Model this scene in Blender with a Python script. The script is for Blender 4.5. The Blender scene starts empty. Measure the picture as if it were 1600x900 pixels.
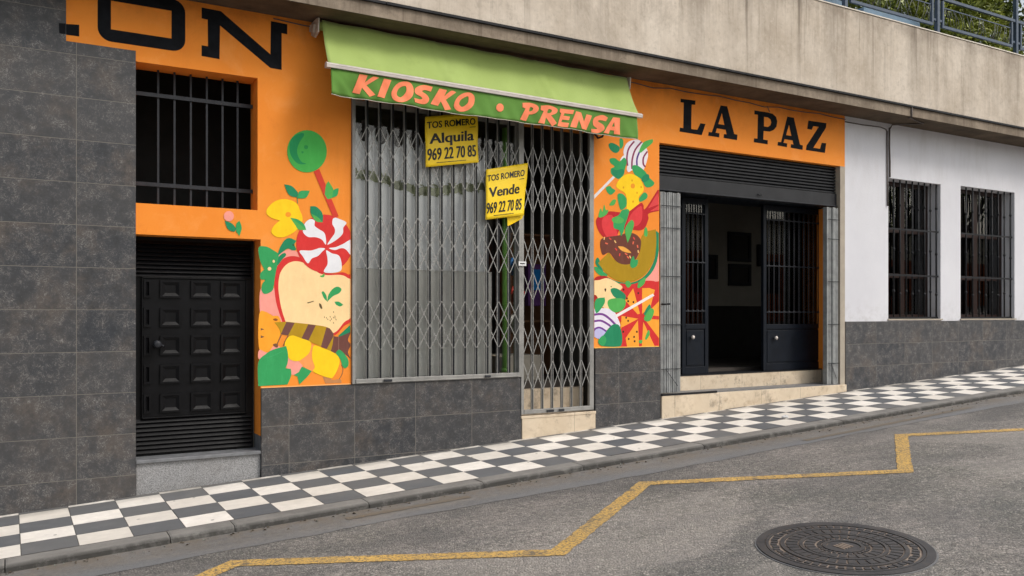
import bpy, bmesh, math, random
from mathutils import Vector
from mathutils.geometry import tessellate_polygon
random.seed(7)
R = math.radians
SC = bpy.context.scene
COL = SC.collection

# ------------------------------------------------------------------ camera, sky, sun, exposure
F, TH, HZ, D = 1340.0, R(30.5), 490.0, 7.5        # focal length in photo pixels, yaw, eye-level row, distance to the facade
cam_data = bpy.data.cameras.new('camera')
cam = bpy.data.objects.new('camera', cam_data); COL.objects.link(cam)
cam.location = (0, -D, 0)                          # z = 0 is eye level, 1.6 m above the road
cam.rotation_euler = (R(90), 0, -TH)
cam_data.sensor_width = 36; cam_data.lens = F / 1600 * 36
cam_data.shift_y = 0.025
cam_data.clip_start = 0.05; cam_data.clip_end = 2000
SC.camera = cam

SUN_DIR = Vector((0.50, -0.62, 0.86)).normalized()
world = bpy.data.worlds.new('World'); SC.world = world; world.use_nodes = True
wn, wl = world.node_tree.nodes, world.node_tree.links
bg = wn['Background']
sky = wn.new('ShaderNodeTexSky'); sky.sky_type = 'NISHITA'; sky.sun_disc = False
sky.sun_elevation = math.asin(SUN_DIR.z)
sky.sun_rotation = math.atan2(SUN_DIR.x, SUN_DIR.y)
sky.air_density = 1.6; sky.dust_density = 4.0; sky.ozone_density = 1.0
hs = wn.new('ShaderNodeHueSaturation'); hs.inputs['Saturation'].default_value = 0.42
wl.new(sky.outputs[0], hs.inputs['Color']); wl.new(hs.outputs[0], bg.inputs['Color'])
bg.inputs['Strength'].default_value = 0.15
sun_d = bpy.data.lights.new('sun', 'SUN'); sun_d.energy = 1.3; sun_d.angle = R(16); sun_d.color = (1.0, 0.95, 0.88)
sun = bpy.data.objects.new('sun', sun_d); COL.objects.link(sun)
sun.rotation_euler = SUN_DIR.to_track_quat('Z', 'Y').to_euler()
SC.view_settings.view_transform = 'Standard'; SC.view_settings.look = 'None'
SC.view_settings.exposure = 0.16; SC.view_settings.gamma = 1.0; SC.view_settings.use_curve_mapping = False
SC.render.film_transparent = False
SC.cycles.max_bounces = 8

# ------------------------------------------------------------------ measuring helpers
CT, ST = math.cos(TH), math.sin(TH)
def fw(u, v, y=0.0):
    """measured point of the photograph -> (x, z) in metres on the upright plane that lies y behind the facade"""
    a = (u - 800) / F; t = (D + y) / (CT - a * ST)
    return t * (ST + a * CT), t * (HZ - v) / F
A0, A1, CY = -1.515, 0.052, 0.015                  # the street climbs to the right
def pz(x, y): return A0 + A1 * x + CY * y          # pavement height
def rz(x, y): return pz(x, y) - 0.05               # road height

# ------------------------------------------------------------------ materials
def srgb(r, g, b):
    f = lambda c: (c / 255 / 12.92) if c / 255 <= 0.04045 else ((c / 255 + 0.055) / 1.055) ** 2.4
    return (f(r), f(g), f(b), 1)
def lin(r, g=None, b=None): return (r, g if g is not None else r, b if b is not None else r, 1)

class NT:
    def __init__(s, name):
        s.m = bpy.data.materials.new(name); s.m.use_nodes = True
        s.n, s.l = s.m.node_tree.nodes, s.m.node_tree.links
        s.b = s.n['Principled BSDF']
        s.geo = s.n.new('ShaderNodeNewGeometry')
        s.pos = s.geo.outputs['Position']
    def link(s, a, b): s.l.new(a, b)
    def mapping(s, scale=(1, 1, 1), loc=(0, 0, 0), rot=(0, 0, 0), src=None):
        n = s.n.new('ShaderNodeMapping'); n.inputs['Scale'].default_value = scale
        n.inputs['Location'].default_value = loc; n.inputs['Rotation'].default_value = rot
        s.link(src or s.pos, n.inputs['Vector']); return n.outputs[0]
    def noise(s, scale, detail=4, rough=0.55, vec=None, dist=0):
        n = s.n.new('ShaderNodeTexNoise'); n.inputs['Scale'].default_value = scale
        n.inputs['Detail'].default_value = detail; n.inputs['Roughness'].default_value = rough
        n.inputs['Distortion'].default_value = dist
        s.link(vec or s.pos, n.inputs['Vector']); return n.outputs['Fac']
    def voronoi(s, scale, feature='F1', vec=None, out='Distance'):
        n = s.n.new('ShaderNodeTexVoronoi'); n.feature = feature; n.inputs['Scale'].default_value = scale
        s.link(vec or s.pos, n.inputs['Vector']); return n.outputs[out]
    def ramp(s, fac, stops, interp='LINEAR'):
        n = s.n.new('ShaderNodeValToRGB'); n.color_ramp.interpolation = interp
        e = n.color_ramp.elements
        while len(e) < len(stops): e.new(0.5)
        for i, (p, c) in enumerate(stops):
            e[i].position = p; e[i].color = c if not isinstance(c, (int, float)) else (c, c, c, 1)
        s.link(fac, n.inputs[0]); return n.outputs[0]
    def mix(s, fac, a, b, mode='MIX'):
        n = s.n.new('ShaderNodeMix'); n.data_type = 'RGBA'; n.blend_type = mode
        for val, sock in ((fac, n.inputs[0]), (a, n.inputs[6]), (b, n.inputs[7])):
            if hasattr(val, 'is_output'): s.link(val, sock)
            else: sock.default_value = val
        return n.outputs[2]
    def math(s, op, a, b=0.0):
        n = s.n.new('ShaderNodeMath'); n.operation = op
        for val, sock in ((a, n.inputs[0]), (b, n.inputs[1])):
            if hasattr(val, 'is_output'): s.link(val, sock)
            else: sock.default_value = val
        return n.outputs[0]
    def axis(s, k):
        n = s.n.new('ShaderNodeSeparateXYZ'); s.link(s.pos, n.inputs[0]); return n.outputs[k]
    def range(s, v, a, b, c=0.0, d=1.0):
        n = s.n.new('ShaderNodeMapRange'); s.link(v, n.inputs[0])
        for i, x in enumerate((a, b, c, d)): n.inputs[i + 1].default_value = x
        return n.outputs[0]
    def bump(s, h, strength=0.3, dist=0.01):
        n = s.n.new('ShaderNodeBump'); n.inputs['Strength'].default_value = strength
        n.inputs['Distance'].default_value = dist; s.link(h, n.inputs['Height'])
        s.link(n.outputs[0], s.b.inputs['Normal'])
    def done(s, col=None, rough=None, metal=None, spec=None):
        for val, key in ((col, 'Base Color'), (rough, 'Roughness'), (metal, 'Metallic'), (spec, 'Specular IOR Level')):
            if val is None: continue
            if hasattr(val, 'is_output'): s.link(val, s.b.inputs[key])
            else: s.b.inputs[key].default_value = val
        return s.m

def mul(c, k): return (min(c[0] * k, 1), min(c[1] * k, 1), min(c[2] * k, 1), 1)
def plain(name, col, rough=0.6, var=0.18, scale=6, bump=0.0, bscale=60, metal=0.0, spec=0.4):
    t = NT(name)
    f = t.noise(scale, 5, 0.6)
    c = t.ramp(f, [(0.3, mul(col, 1 - var)), (0.7, mul(col, 1 + var * 0.7))])
    if bump: t.bump(t.noise(bscale, 3), bump, 0.004)
    r = t.range(t.noise(scale * 2.3, 3), 0.3, 0.7, max(rough - 0.1, 0.05), min(rough + 0.1, 1))
    return t.done(c, r, metal, spec)

M = {}
def orange_mat():
    t = NT('orange_paint')
    big = t.noise(0.9, 5, 0.6); fine = t.noise(14, 4, 0.6)
    c = t.ramp(big, [(0.30, srgb(236, 136, 44)), (0.62, srgb(244, 148, 56)), (0.8, srgb(245, 154, 70))])
    c = t.mix(t.range(fine, 0.62, 0.8, 0, 0.22), c, srgb(232, 120, 36))
    pat = t.noise(2.6, 7, 0.78, dist=0.5)
    c = t.mix(t.range(pat, 0.53, 0.68, 0, 0.35), c, srgb(248, 166, 92))
    c = t.mix(t.range(pat, 0.44, 0.3, 0, 0.35), c, srgb(214, 112, 38))
    st = t.noise(1.0, 5, 0.65, t.mapping((5, 5, 0.5)))            # faint rain streaks
    c = t.mix(t.range(st, 0.58, 0.8, 0, 0.30), c, srgb(196, 104, 40))
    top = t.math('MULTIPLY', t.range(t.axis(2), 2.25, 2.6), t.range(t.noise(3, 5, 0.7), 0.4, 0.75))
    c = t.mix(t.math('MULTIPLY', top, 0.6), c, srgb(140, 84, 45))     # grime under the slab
    t.bump(t.noise(70, 4, 0.6), 0.25, 0.004)
    return t.done(c, 0.78, 0, 0.25)
M['orange'] = orange_mat()
def white_mat():
    t = NT('white_render')
    c = t.ramp(t.noise(1.1, 5, 0.6), [(0.3, srgb(207, 207, 213)), (0.7, srgb(218, 218, 223))])
    st = t.noise(1.0, 6, 0.75, t.mapping((2.3, 2.3, 0.55)), dist=0.4)
    hi = t.range(t.axis(2), 0.9, 2.5)
    m = t.math('MULTIPLY', t.range(st, 0.45, 0.8), t.math('MULTIPLY', hi, 0.35))
    c = t.mix(m, c, srgb(150, 142, 132))
    sp = t.noise(9, 6, 0.75)
    c = t.mix(t.math('MULTIPLY', t.range(sp, 0.66, 0.74), 0.4), c, srgb(140, 134, 126))
    lo = t.math('MULTIPLY', t.range(t.axis(2), 0.25, -0.1), t.range(t.noise(8, 5, 0.7), 0.45, 0.75))
    c = t.mix(t.math('MULTIPLY', lo, 0.4), c, srgb(150, 145, 138))
    t.bump(t.noise(45, 5, 0.65), 0.35, 0.006)
    return t.done(c, 0.85, 0, 0.2)
M['white'] = white_mat()
def tile_mat(name, x0, z0, w=0.6, h=0.3315, tint=1.0):
    t = NT(name)
    cx = t.n.new('ShaderNodeSeparateXYZ'); t.link(t.pos, cx.inputs[0])
    cb = t.n.new('ShaderNodeCombineXYZ'); t.link(cx.outputs[0], cb.inputs[0]); t.link(cx.outputs[2], cb.inputs[1])
    def brick(mortar):
        br = t.n.new('ShaderNodeTexBrick'); br.offset = 0.0; br.squash = 1.0
        t.link(t.mapping((1, 1, 1), (-x0, -z0, 0), src=cb.outputs[0]), br.inputs['Vector'])
        for k, v in (('Scale', 1), ('Mortar Size', mortar), ('Mortar Smooth', 0.1), ('Bias', 0), ('Brick Width', w), ('Row Height', h)):
            br.inputs[k].default_value = v
        br.inputs['Color1'].default_value = (0, 0, 0, 1); br.inputs['Color2'].default_value = (1, 1, 1, 1); br.inputs['Mortar'].default_value = (0.5, 0.5, 0.5, 1)
        return br
    br = brick(0.0022)
    tone = br.outputs['Color']; joint = br.outputs['Fac']
    off = t.n.new('ShaderNodeVectorMath'); off.operation = 'MULTIPLY_ADD'; t.link(tone, off.inputs[0]); off.inputs[1].default_value = (37, 37, 37); t.link(t.pos, off.inputs[2])
    pv = off.outputs[0]
    m1 = t.noise(2.2, 7, 0.72, pv); m2 = t.noise(10, 7, 0.78, pv); m3 = t.noise(48, 4, 0.65, pv)
    c = t.ramp(m1, [(0.32, lin(0.026 * tint, 0.031 * tint, 0.040 * tint)), (0.5, lin(0.044 * tint, 0.045 * tint, 0.050 * tint)), (0.66, lin(0.088 * tint, 0.072 * tint, 0.062 * tint))])
    c = t.mix(t.range(m2, 0.50, 0.68, 0, 0.5), c, lin(0.11 * tint, 0.098 * tint, 0.090 * tint))
    c = t.mix(t.range(m2, 0.48, 0.34, 0, 0.7), c, lin(0.018 * tint, 0.021 * tint, 0.023 * tint))
    c = t.mix(t.math('MULTIPLY', tone, 0.38), c, lin(0.085 * tint, 0.080 * tint, 0.078 * tint))
    # short pale veins of the stoneware
    wv = t.noise(17, 3, 0.6, pv, dist=2.4)
    vein = t.math('SUBTRACT', 1.0, t.range(t.math('ABSOLUTE', t.math('SUBTRACT', wv, 0.5)), 0.006, 0.03))
    vein = t.math('MULTIPLY', vein, t.range(m2, 0.46, 0.62))
    c = t.mix(t.math('MULTIPLY', vein, 0.75), c, lin(0.27 * tint, 0.26 * tint, 0.25 * tint))
    c = t.mix(t.range(m3, 0.6, 0.75, 0, 0.45), c, lin(0.17 * tint))
    c = t.mix(joint, c, lin(0.17, 0.155, 0.135))
    h_ = t.math('SUBTRACT', t.math('MULTIPLY', m2, 0.25), t.math('MULTIPLY', joint, 1.0))
    t.bump(h_, 0.35, 0.003)
    return t.done(c, t.range(m1, 0.3, 0.7, 0.42, 0.6), 0, 0.4)
M['tile_left'] = tile_mat('stoneware_pier', 0.468, 0.03)
M['tile_mid'] = tile_mat('stoneware_plinth', 2.137, -0.646 - 0.335 * 6, 0.605, 0.335, 0.92)
M['tile_right'] = tile_mat('stoneware_low_plinth', 9.5, -0.105 - 0.3 * 6, 0.62, 0.3, 1.15)
def concrete_mat(name, c0, c1, streak=0.8, ztop=3.8, zlow=2.75):
    t = NT(name)
    c = t.ramp(t.noise(1.4, 6, 0.68), [(0.32, c0), (0.68, c1)])
    blot = t.noise(0.8 if zlow > 2.5 else 6.0, 7, 0.8, dist=0.8)
    c = t.mix(t.range(blot, 0.52, 0.68, 0, 0.45), c, mul(c0, 0.62))
    w = t.noise(1.0, 7, 0.68, t.mapping((2.6, 2.6, 0.16)))
    n2 = t.noise(1.0, 6, 0.7, t.mapping((13, 13, 0.5)))
    up = t.range(t.axis(2), zlow, ztop, 0.25, 1.0)
    m = t.math('MULTIPLY', t.range(w, 0.45, 0.72), up)
    c = t.mix(t.math('MULTIPLY', m, streak), c, srgb(100, 88, 75))
    m2 = t.math('MULTIPLY', t.range(n2, 0.58, 0.76), up)
    c = t.mix(t.math('MULTIPLY', m2, streak), c, srgb(84, 73, 62))
    gr = t.noise(16, 7, 0.8)
    c = t.mix(t.range(gr, 0.52, 0.72, 0, 0.5), c, mul(c0, 0.6))
    c = t.mix(t.range(gr, 0.45, 0.3, 0, 0.35), c, mul(c1, 1.15))
    drip = t.noise(1.0, 6, 0.7, t.mapping((4.5, 4.5, 0.10)))
    c = t.mix(t.math('MULTIPLY', t.range(drip, 0.57, 0.64), t.math('MULTIPLY', up, 0.7)), c, srgb(92, 80, 68))
    edge = t.math('MULTIPLY', t.range(t.axis(2), ztop - 0.22, ztop), t.range(t.noise(5, 6, 0.75), 0.38, 0.6))
    c = t.mix(t.math('MULTIPLY', edge, 0.6), c, srgb(112, 100, 88))
    # board-marked concrete: fine upright grain
    t.bump(t.math('ADD', t.noise(1.0, 5, 0.6, t.mapping((40, 40, 3))), gr), 0.4, 0.006)
    return t.done(c, 0.9, 0, 0.2)
M['parapet'] = concrete_mat('board_marked_concrete', srgb(184, 171, 155), srgb(214, 203, 189))
M['slab'] = concrete_mat('stained_concrete', srgb(112, 101, 88), srgb(166, 152, 135), 1.0, 2.72, 2.4)
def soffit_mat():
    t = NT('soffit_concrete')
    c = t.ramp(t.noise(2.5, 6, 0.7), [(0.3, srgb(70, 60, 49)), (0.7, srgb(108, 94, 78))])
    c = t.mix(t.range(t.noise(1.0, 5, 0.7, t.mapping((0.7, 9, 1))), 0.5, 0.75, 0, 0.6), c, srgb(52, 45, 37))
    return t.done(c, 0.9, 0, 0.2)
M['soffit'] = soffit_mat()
def asphalt_mat(name, k=1.0, stones=1.0):
    t = NT(name)
    big = t.noise(0.7, 6, 0.72, dist=0.6); mid = t.noise(5, 5, 0.65)
    c = t.ramp(big, [(0.36, lin(0.080 * k, 0.079 * k, 0.068 * k)), (0.62, lin(0.155 * k, 0.140 * k, 0.127 * k))])
    c = t.mix(t.range(mid, 0.35, 0.65, 0.0, 0.4), c, lin(0.085 * k, 0.082 * k, 0.081 * k))
    vc = t.voronoi(70, out='Color'); sep = t.n.new('ShaderNodeSeparateColor'); t.link(vc, sep.inputs[0])
    rnd = sep.outputs[0]; rnd2 = sep.outputs[1]
    vd = t.voronoi(70)
    body = t.range(vd, 0.62, 0.35)
    light = t.math('MULTIPLY', t.range(rnd, 0.58, 0.95), body)
    dark = t.range(rnd2, 0.6, 1.0)
    c = t.mix(t.math('MULTIPLY', light, 0.65 * stones), c, lin(0.34 * k, 0.31 * k, 0.28 * k))
    rough = t.noise(26, 6, 0.85, dist=0.8)
    c = t.mix(t.range(rough, 0.52, 0.62, 0, 0.6), c, lin(0.27 * k, 0.245 * k, 0.22 * k))
    c = t.mix(t.range(rough, 0.48, 0.38, 0, 0.8), c, lin(0.04 * k, 0.037 * k, 0.035 * k))
    c = t.mix(t.math('MULTIPLY', dark, 0.6), c, lin(0.045 * k))
    # worn tyre-polished and oily patches
    c = t.mix(t.range(t.noise(1.0, 6, 0.75, t.mapping((0.4, 1.5, 1), rot=(0, 0, 0.05))), 0.48, 0.68, 0, 0.6), c, lin(0.066 * k, 0.065 * k, 0.066 * k))
    pat = t.noise(0.42, 5, 0.65, t.mapping((0.8, 1.5, 1), loc=(3.1, 1.7, 0)), dist=0.7)
    c = t.mix(t.range(pat, 0.50, 0.60, 0, 0.34), c, lin(0.215 * k, 0.195 * k, 0.178 * k)); c = t.mix(t.range(pat, 0.48, 0.38, 0, 0.38), c, lin(0.05 * k, 0.048 * k, 0.047 * k))
    oil = t.noise(3.4, 4, 0.6)
    c = t.mix(t.range(oil, 0.70, 0.76, 0, 0.55), c, lin(0.035 * k))
    near = t.math('MULTIPLY', t.range(t.axis(1), -2.7, -1.9), t.range(t.noise(1.3, 6, 0.75), 0.3, 0.62))
    c = t.mix(t.math('MULTIPLY', near, 0.65), c, lin(0.055 * k, 0.053 * k, 0.053 * k))
    t.bump(t.math('ADD', t.math('MULTIPLY', body, 0.6), t.math('MULTIPLY', rough, 1.6)), 0.9, 0.009)
    return t.done(c, 0.85, 0, 0.3)
M['asphalt'] = asphalt_mat('asphalt', 2.1)
def gutter_mat():
    t = NT('gutter_asphalt')
    c = t.ramp(t.noise(1.0, 6, 0.7, t.mapping((1.2, 5, 1))), [(0.3, lin(0.135, 0.135, 0.138)), (0.7, lin(0.225, 0.216, 0.208))])
    c = t.mix(t.range(t.noise(60, 4, 0.7), 0.5, 0.72, 0, 0.5), c, lin(0.20, 0.185, 0.165))
    rough = t.noise(30, 6, 0.8)
    c = t.mix(t.range(rough, 0.52, 0.68, 0, 0.5), c, lin(0.30, 0.27, 0.235)); c = t.mix(t.range(rough, 0.47, 0.33, 0, 0.6), c, lin(0.075, 0.068, 0.062))
    dirt = t.math('MULTIPLY', t.range(t.axis(1), -1.80, -1.46), t.range(t.noise(5, 7, 0.8), 0.38, 0.58))
    c = t.mix(t.math('MULTIPLY', dirt, 0.8), c, lin(0.175, 0.145, 0.112))
    seam = t.math('MULTIPLY', t.range(t.axis(1), -1.66, -1.76), t.range(t.noise(1.4, 5, 0.7), 0.35, 0.6))
    c = t.mix(t.math('MULTIPLY', seam, 0.7), c, lin(0.17, 0.175, 0.185))
    t.bump(t.math('ADD', t.noise(110, 4, 0.7), rough), 0.7, 0.006)
    return t.done(c, 0.8, 0, 0.3)
M['gutter'] = gutter_mat()
def paint_mat(name, col, wear=0.5, under=(0.10, 0.095, 0.09)):
    t = NT(name)
    c = t.ramp(t.noise(3, 5, 0.6), [(0.3, mul(col, 0.82)), (0.7, mul(col, 1.08))])
    crack = t.voronoi(17, 'DISTANCE_TO_EDGE', t.mapping((1.0, 2.2, 1)))
    m = t.math('MAXIMUM', t.range(crack, 0.02, 0.006), t.range(t.noise(55, 5, 0.75), 0.74 - wear * 0.25, 0.80 - wear * 0.25))
    m = t.math('MAXIMUM', m, t.range(t.noise(6, 6, 0.8), 0.76 - wear * 0.22, 0.82 - wear * 0.22))
    fade = t.range(t.noise(1.3, 5, 0.75), 0.46, 0.62, 0, 0.42)
    c = t.mix(fade, c, lin(0.30, 0.235, 0.135))
    c = t.mix(t.math('MULTIPLY', m, 0.85), c, lin(*under))
    t.bump(t.noise(120, 4, 0.7), 0.5, 0.004)
    return t.done(c, 0.75, 0, 0.3)
M['road_yellow'] = paint_mat('worn_yellow_paint', srgb(212, 172, 96), 0.95)
M['old_yellow'] = paint_mat('faded_yellow_paint', srgb(166, 138, 92), 1.55, (0.13, 0.12, 0.11))
def paver_mat(name, col, dirt):
    t = NT(name)
    at = t.n.new('ShaderNodeAttribute'); at.attribute_name = 'tone'
    c = t.ramp(t.noise(9, 6, 0.65), [(0.3, mul(col, 0.84)), (0.7, mul(col, 1.08))])
    c = t.mix(t.range(at.outputs['Fac'], 0, 1, 0, 0.5), c, dirt)
    c = t.mix(t.range(t.noise(2.2, 6, 0.72), 0.5, 0.75, 0, 0.55), c, dirt)
    c = t.mix(t.range(t.noise(70, 4, 0.7), 0.62, 0.8, 0, 0.35), c, mul(dirt, 0.6))
    gum = t.voronoi(7); gc = t.voronoi(7, out='Color'); gs = t.n.new('ShaderNodeSeparateColor'); t.link(gc, gs.inputs[0])
    c = t.mix(t.math('MULTIPLY', t.range(gum, 0.10, 0.07), t.range(gs.outputs[0], 0.72, 0.74, 0, 0.7)), c, lin(0.10, 0.095, 0.09))
    wall = t.math('MULTIPLY', t.range(t.axis(1), -0.22, -0.02), t.range(t.noise(4, 6, 0.75), 0.3, 0.6))
    c = t.mix(t.math('MULTIPLY', wall, 0.75), c, lin(0.13, 0.12, 0.105))
    t.bump(t.noise(60, 4, 0.6), 0.15, 0.003)
    return t.done(c, 0.62, 0, 0.35)
M['paver_white'] = paver_mat('white_terrazzo_paver', srgb(244, 238, 230), srgb(202, 194, 182))
M['paver_dark'] = paver_mat('dark_terrazzo_paver', lin(0.120, 0.129, 0.143), lin(0.20, 0.192, 0.182))
M['mortar'] = plain('paving_mortar', lin(0.14, 0.132, 0.12), 0.9, 0.35, 9)
def kerb_mat():
    t = NT('kerb_stone')
    c = t.ramp(t.noise(3, 6, 0.7), [(0.3, lin(0.16, 0.153, 0.145)), (0.7, lin(0.275, 0.263, 0.246))])
    c = t.mix(t.range(t.noise(40, 5, 0.7), 0.5, 0.75, 0, 0.5), c, lin(0.26, 0.25, 0.235))
    low = t.math('MULTIPLY', t.range(t.axis(1), -1.385, -1.42), t.range(t.noise(7, 6, 0.75), 0.2, 0.5))
    c = t.mix(t.math('MULTIPLY', low, 0.9), c, lin(0.04, 0.038, 0.035))
    t.bump(t.noise(60, 6, 0.7), 0.5, 0.006)
    return t.done(c, 0.85, 0, 0.25)
M['kerb'] = kerb_mat()
def granite_mat():
    t = NT('grey_granite')
    c = t.ramp(t.noise(110, 4, 0.7), [(0.35, lin(0.13, 0.13, 0.135)), (0.5, lin(0.26, 0.26, 0.265)), (0.68, lin(0.40, 0.40, 0.40))])
    c = t.mix(t.range(t.noise(2.5, 6, 0.7), 0.45, 0.75, 0, 0.5), c, lin(0.13, 0.12, 0.11))
    return t.done(c, 0.55, 0, 0.4)
M['granite'] = granite_mat()
M['granite_top'] = plain('worn_granite_top', lin(0.17, 0.175, 0.185), 0.5, 0.3, 12)
def marble_mat():
    t = NT('cream_stone')
    c = t.ramp(t.noise(3, 6, 0.65, dist=0.6), [(0.3, srgb(198, 180, 155)), (0.7, srgb(219, 203, 180))])
    c = t.mix(t.range(t.noise(6, 6, 0.75), 0.52, 0.72, 0, 0.65), c, srgb(150, 126, 98))
    c = t.mix(t.range(t.noise(2.2, 6, 0.75), 0.55, 0.64, 0, 0.7), c, srgb(116, 106, 96))
    j = t.math('ABSOLUTE', t.math('SUBTRACT', t.math('FRACT', t.math('MULTIPLY', t.axis(0), 1.45)), 0.5))
    c = t.mix(t.range(j, 0.006, 0.002, 0, 0.6), c, srgb(110, 92, 70))
    return t.done(c, 0.5, 0, 0.4)
M['marble'] = marble_mat()
def fabric_mat(name, a, b, dirt):
    t = NT(name)
    c = t.ramp(t.noise(1.6, 5, 0.6), [(0.3, a), (0.7, b)])
    c = t.mix(t.range(t.noise(5, 6, 0.7), 0.55, 0.78, 0, 0.45), c, dirt)
    wx = t.n.new('ShaderNodeTexWave'); wx.inputs['Scale'].default_value = 130; t.link(t.pos, wx.inputs['Vector'])
    t.bump(t.math('ADD', wx.outputs['Fac'], t.noise(200, 2)), 0.12, 0.002)
    t.b.inputs['Sheen Weight'].default_value = 0.15
    return t.done(c, 0.85, 0, 0.2)
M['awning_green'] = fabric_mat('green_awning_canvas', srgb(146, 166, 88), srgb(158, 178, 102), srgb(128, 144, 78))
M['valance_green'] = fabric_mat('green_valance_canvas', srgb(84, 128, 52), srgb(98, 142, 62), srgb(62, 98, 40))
M['coral'] = plain('coral_lettering_paint', srgb(252, 138, 96), 0.8, 0.10, 8)
M['black_letter'] = plain('black_wall_paint', lin(0.009, 0.010, 0.013), 0.75, 0.45, 10, spec=0.1)
M['alu'] = plain('pale_aluminium', srgb(206, 198, 192), 0.42, 0.12, 7, metal=0.35)
M['bracket'] = plain('grimy_white_metal', srgb(188, 178, 166), 0.5, 0.25, 18)
M['black_iron'] = plain('black_painted_iron', lin(0.011, 0.012, 0.015), 0.5, 0.3, 14, spec=0.25)
M['grey_iron'] = plain('dark_grey_iron', lin(0.026, 0.028, 0.034), 0.5, 0.25, 14, spec=0.25)
M['black_steel'] = plain('black_door_steel', lin(0.004, 0.004, 0.005), 0.42, 0.35, 9, bump=0.15, bscale=90, spec=0.16)
M['shutter'] = plain('charcoal_shutter_steel', lin(0.017, 0.018, 0.021), 0.5, 0.3, 6, spec=0.25)
def scuffed():
    t = NT('scuffed_shutter_bar')
    c = t.ramp(t.noise(6, 5, 0.6), [(0.3, lin(0.013, 0.014, 0.017)), (0.7, lin(0.024, 0.025, 0.029))])
    c = t.mix(t.range(t.noise(1.0, 6, 0.8, t.mapping((9, 4, 30)), dist=0.8), 0.67, 0.71, 0, 0.8), c, lin(0.30, 0.30, 0.29))
    return t.done(c, 0.5, 0, 0.3)
M['shutter_bar'] = scuffed()
M['navy_door'] = plain('blue_black_door_paint', lin(0.005, 0.008, 0.014), 0.45, 0.3, 8, spec=0.22)
def steel_mat():
    t = NT('galvanised_gate_steel')
    c = t.ramp(t.noise(5, 6, 0.7), [(0.3, lin(0.21, 0.208, 0.20)), (0.7, lin(0.36, 0.352, 0.335))])
    c = t.mix(t.range(t.noise(11, 6, 0.75), 0.6, 0.75, 0, 0.5), c, lin(0.14, 0.115, 0.09))
    return t.done(c, 0.5, 0.35, 0.4)
M['steel'] = steel_mat()
M['steel_light'] = plain('worn_lattice_steel', lin(0.36, 0.355, 0.34), 0.45, 0.25, 16, metal=0.25)
M['steel_mid'] = plain('dull_lattice_steel', lin(0.31, 0.305, 0.29), 0.45, 0.25, 16, metal=0.25)
M['lead'] = plain('dark_drip_flashing', lin(0.018, 0.019, 0.022), 0.6, 0.3, 7, spec=0.2)
M['stack'] = plain('folded_gate_zinc', lin(0.30, 0.31, 0.31), 0.5, 0.3, 9, metal=0.2)
M['interior'] = plain('dim_plaster', lin(0.22, 0.205, 0.175), 0.9, 0.15, 2)
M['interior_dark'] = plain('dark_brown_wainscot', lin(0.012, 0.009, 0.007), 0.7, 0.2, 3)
M['black_void'] = plain('dark_storeroom_wall', lin(0.02), 0.9, 0.2, 2)  # near-black walls lining the storeroom
M['floor'] = plain('interior_floor_tile', lin(0.05, 0.042, 0.036), 0.5, 0.2, 3)
M['brown_wood'] = plain('dark_red_brown_varnish', lin(0.022, 0.009, 0.007), 0.4, 0.3, 8, spec=0.3)
M['jamb'] = plain('cream_door_jamb', srgb(168, 158, 144), 0.8, 0.15, 5)
M['rail_blue'] = plain('slate_blue_metal_paint', srgb(66, 80, 99), 0.45, 0.14, 9)
M['trough_blue'] = plain('pale_blue_trough', srgb(124, 150, 172), 0.6, 0.15, 8)
M['wire'] = plain('galvanised_wire', lin(0.17, 0.18, 0.16), 0.5, 0.2, 20)
M['cable'] = plain('dusty_cable_sheath', lin(0.12, 0.10, 0.09), 0.7, 0.3, 10)
M['conduit'] = plain('painted_conduit', srgb(176, 170, 164), 0.7, 0.2, 10)
def iron_cover():
    t = NT('cast_iron_cover')
    c = t.ramp(t.noise(9, 6, 0.7), [(0.3, lin(0.050, 0.050, 0.054)), (0.7, lin(0.090, 0.086, 0.086))])
    c = t.mix(t.range(t.noise(16, 6, 0.75), 0.5, 0.7, 0, 0.55), c, lin(0.13, 0.10, 0.08))
    return t.done(c, 0.5, 0.2, 0.35)
M['iron_cover'] = iron_cover()
M['iron_low'] = plain('rusty_cover_recess', lin(0.26, 0.205, 0.165), 0.85, 0.35, 22)
M['sign_yellow'] = plain('yellow_sign_sheet', srgb(255, 214, 34), 0.45, 0.06, 5)
M['sign_ink'] = plain('black_sign_ink', lin(0.012), 0.5, 0.1, 8)
M['paper'] = plain('white_paper', lin(0.72), 0.8, 0.08, 8)
M['panel_white'] = plain('bright_white_board', lin(0.90, 0.92, 0.95), 0.7, 0.05, 2.5)
M['panel_grey'] = plain('shaded_grey_board', lin(0.70, 0.70, 0.675), 0.7, 0.12, 2.0)  # shade on the lower board put into its colour
M['garland'] = plain('dusty_green_trim', lin(0.34, 0.37, 0.23), 0.8, 0.5, 9)
M['arch_dark'] = plain('dark_round_tone', lin(0.03, 0.022, 0.02), 0.7, 0.2, 8)
M['pole_green'] = plain('green_display_pole', srgb(130, 190, 90), 0.5, 0.1, 6)
def glass_mat(name, tint=0.9, rough=0.0, f=1.5):
    t = NT(name)
    tr = t.n.new('ShaderNodeBsdfTransparent'); tr.inputs[0].default_value = (tint, tint, tint * 0.99, 1)
    gl = t.n.new('ShaderNodeBsdfGlossy'); gl.inputs['Roughness'].default_value = rough
    fr = t.n.new('ShaderNodeFresnel'); fr.inputs['IOR'].default_value = f
    mx = t.n.new('ShaderNodeMixShader'); t.link(fr.outputs[0], mx.inputs[0]); t.link(tr.outputs[0], mx.inputs[1]); t.link(gl.outputs[0], mx.inputs[2])
    out = [n for n in t.n if n.type == 'OUTPUT_MATERIAL'][0]
    t.link(mx.outputs[0], out.inputs['Surface']); t.n.remove(t.b)
    return t.m
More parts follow.
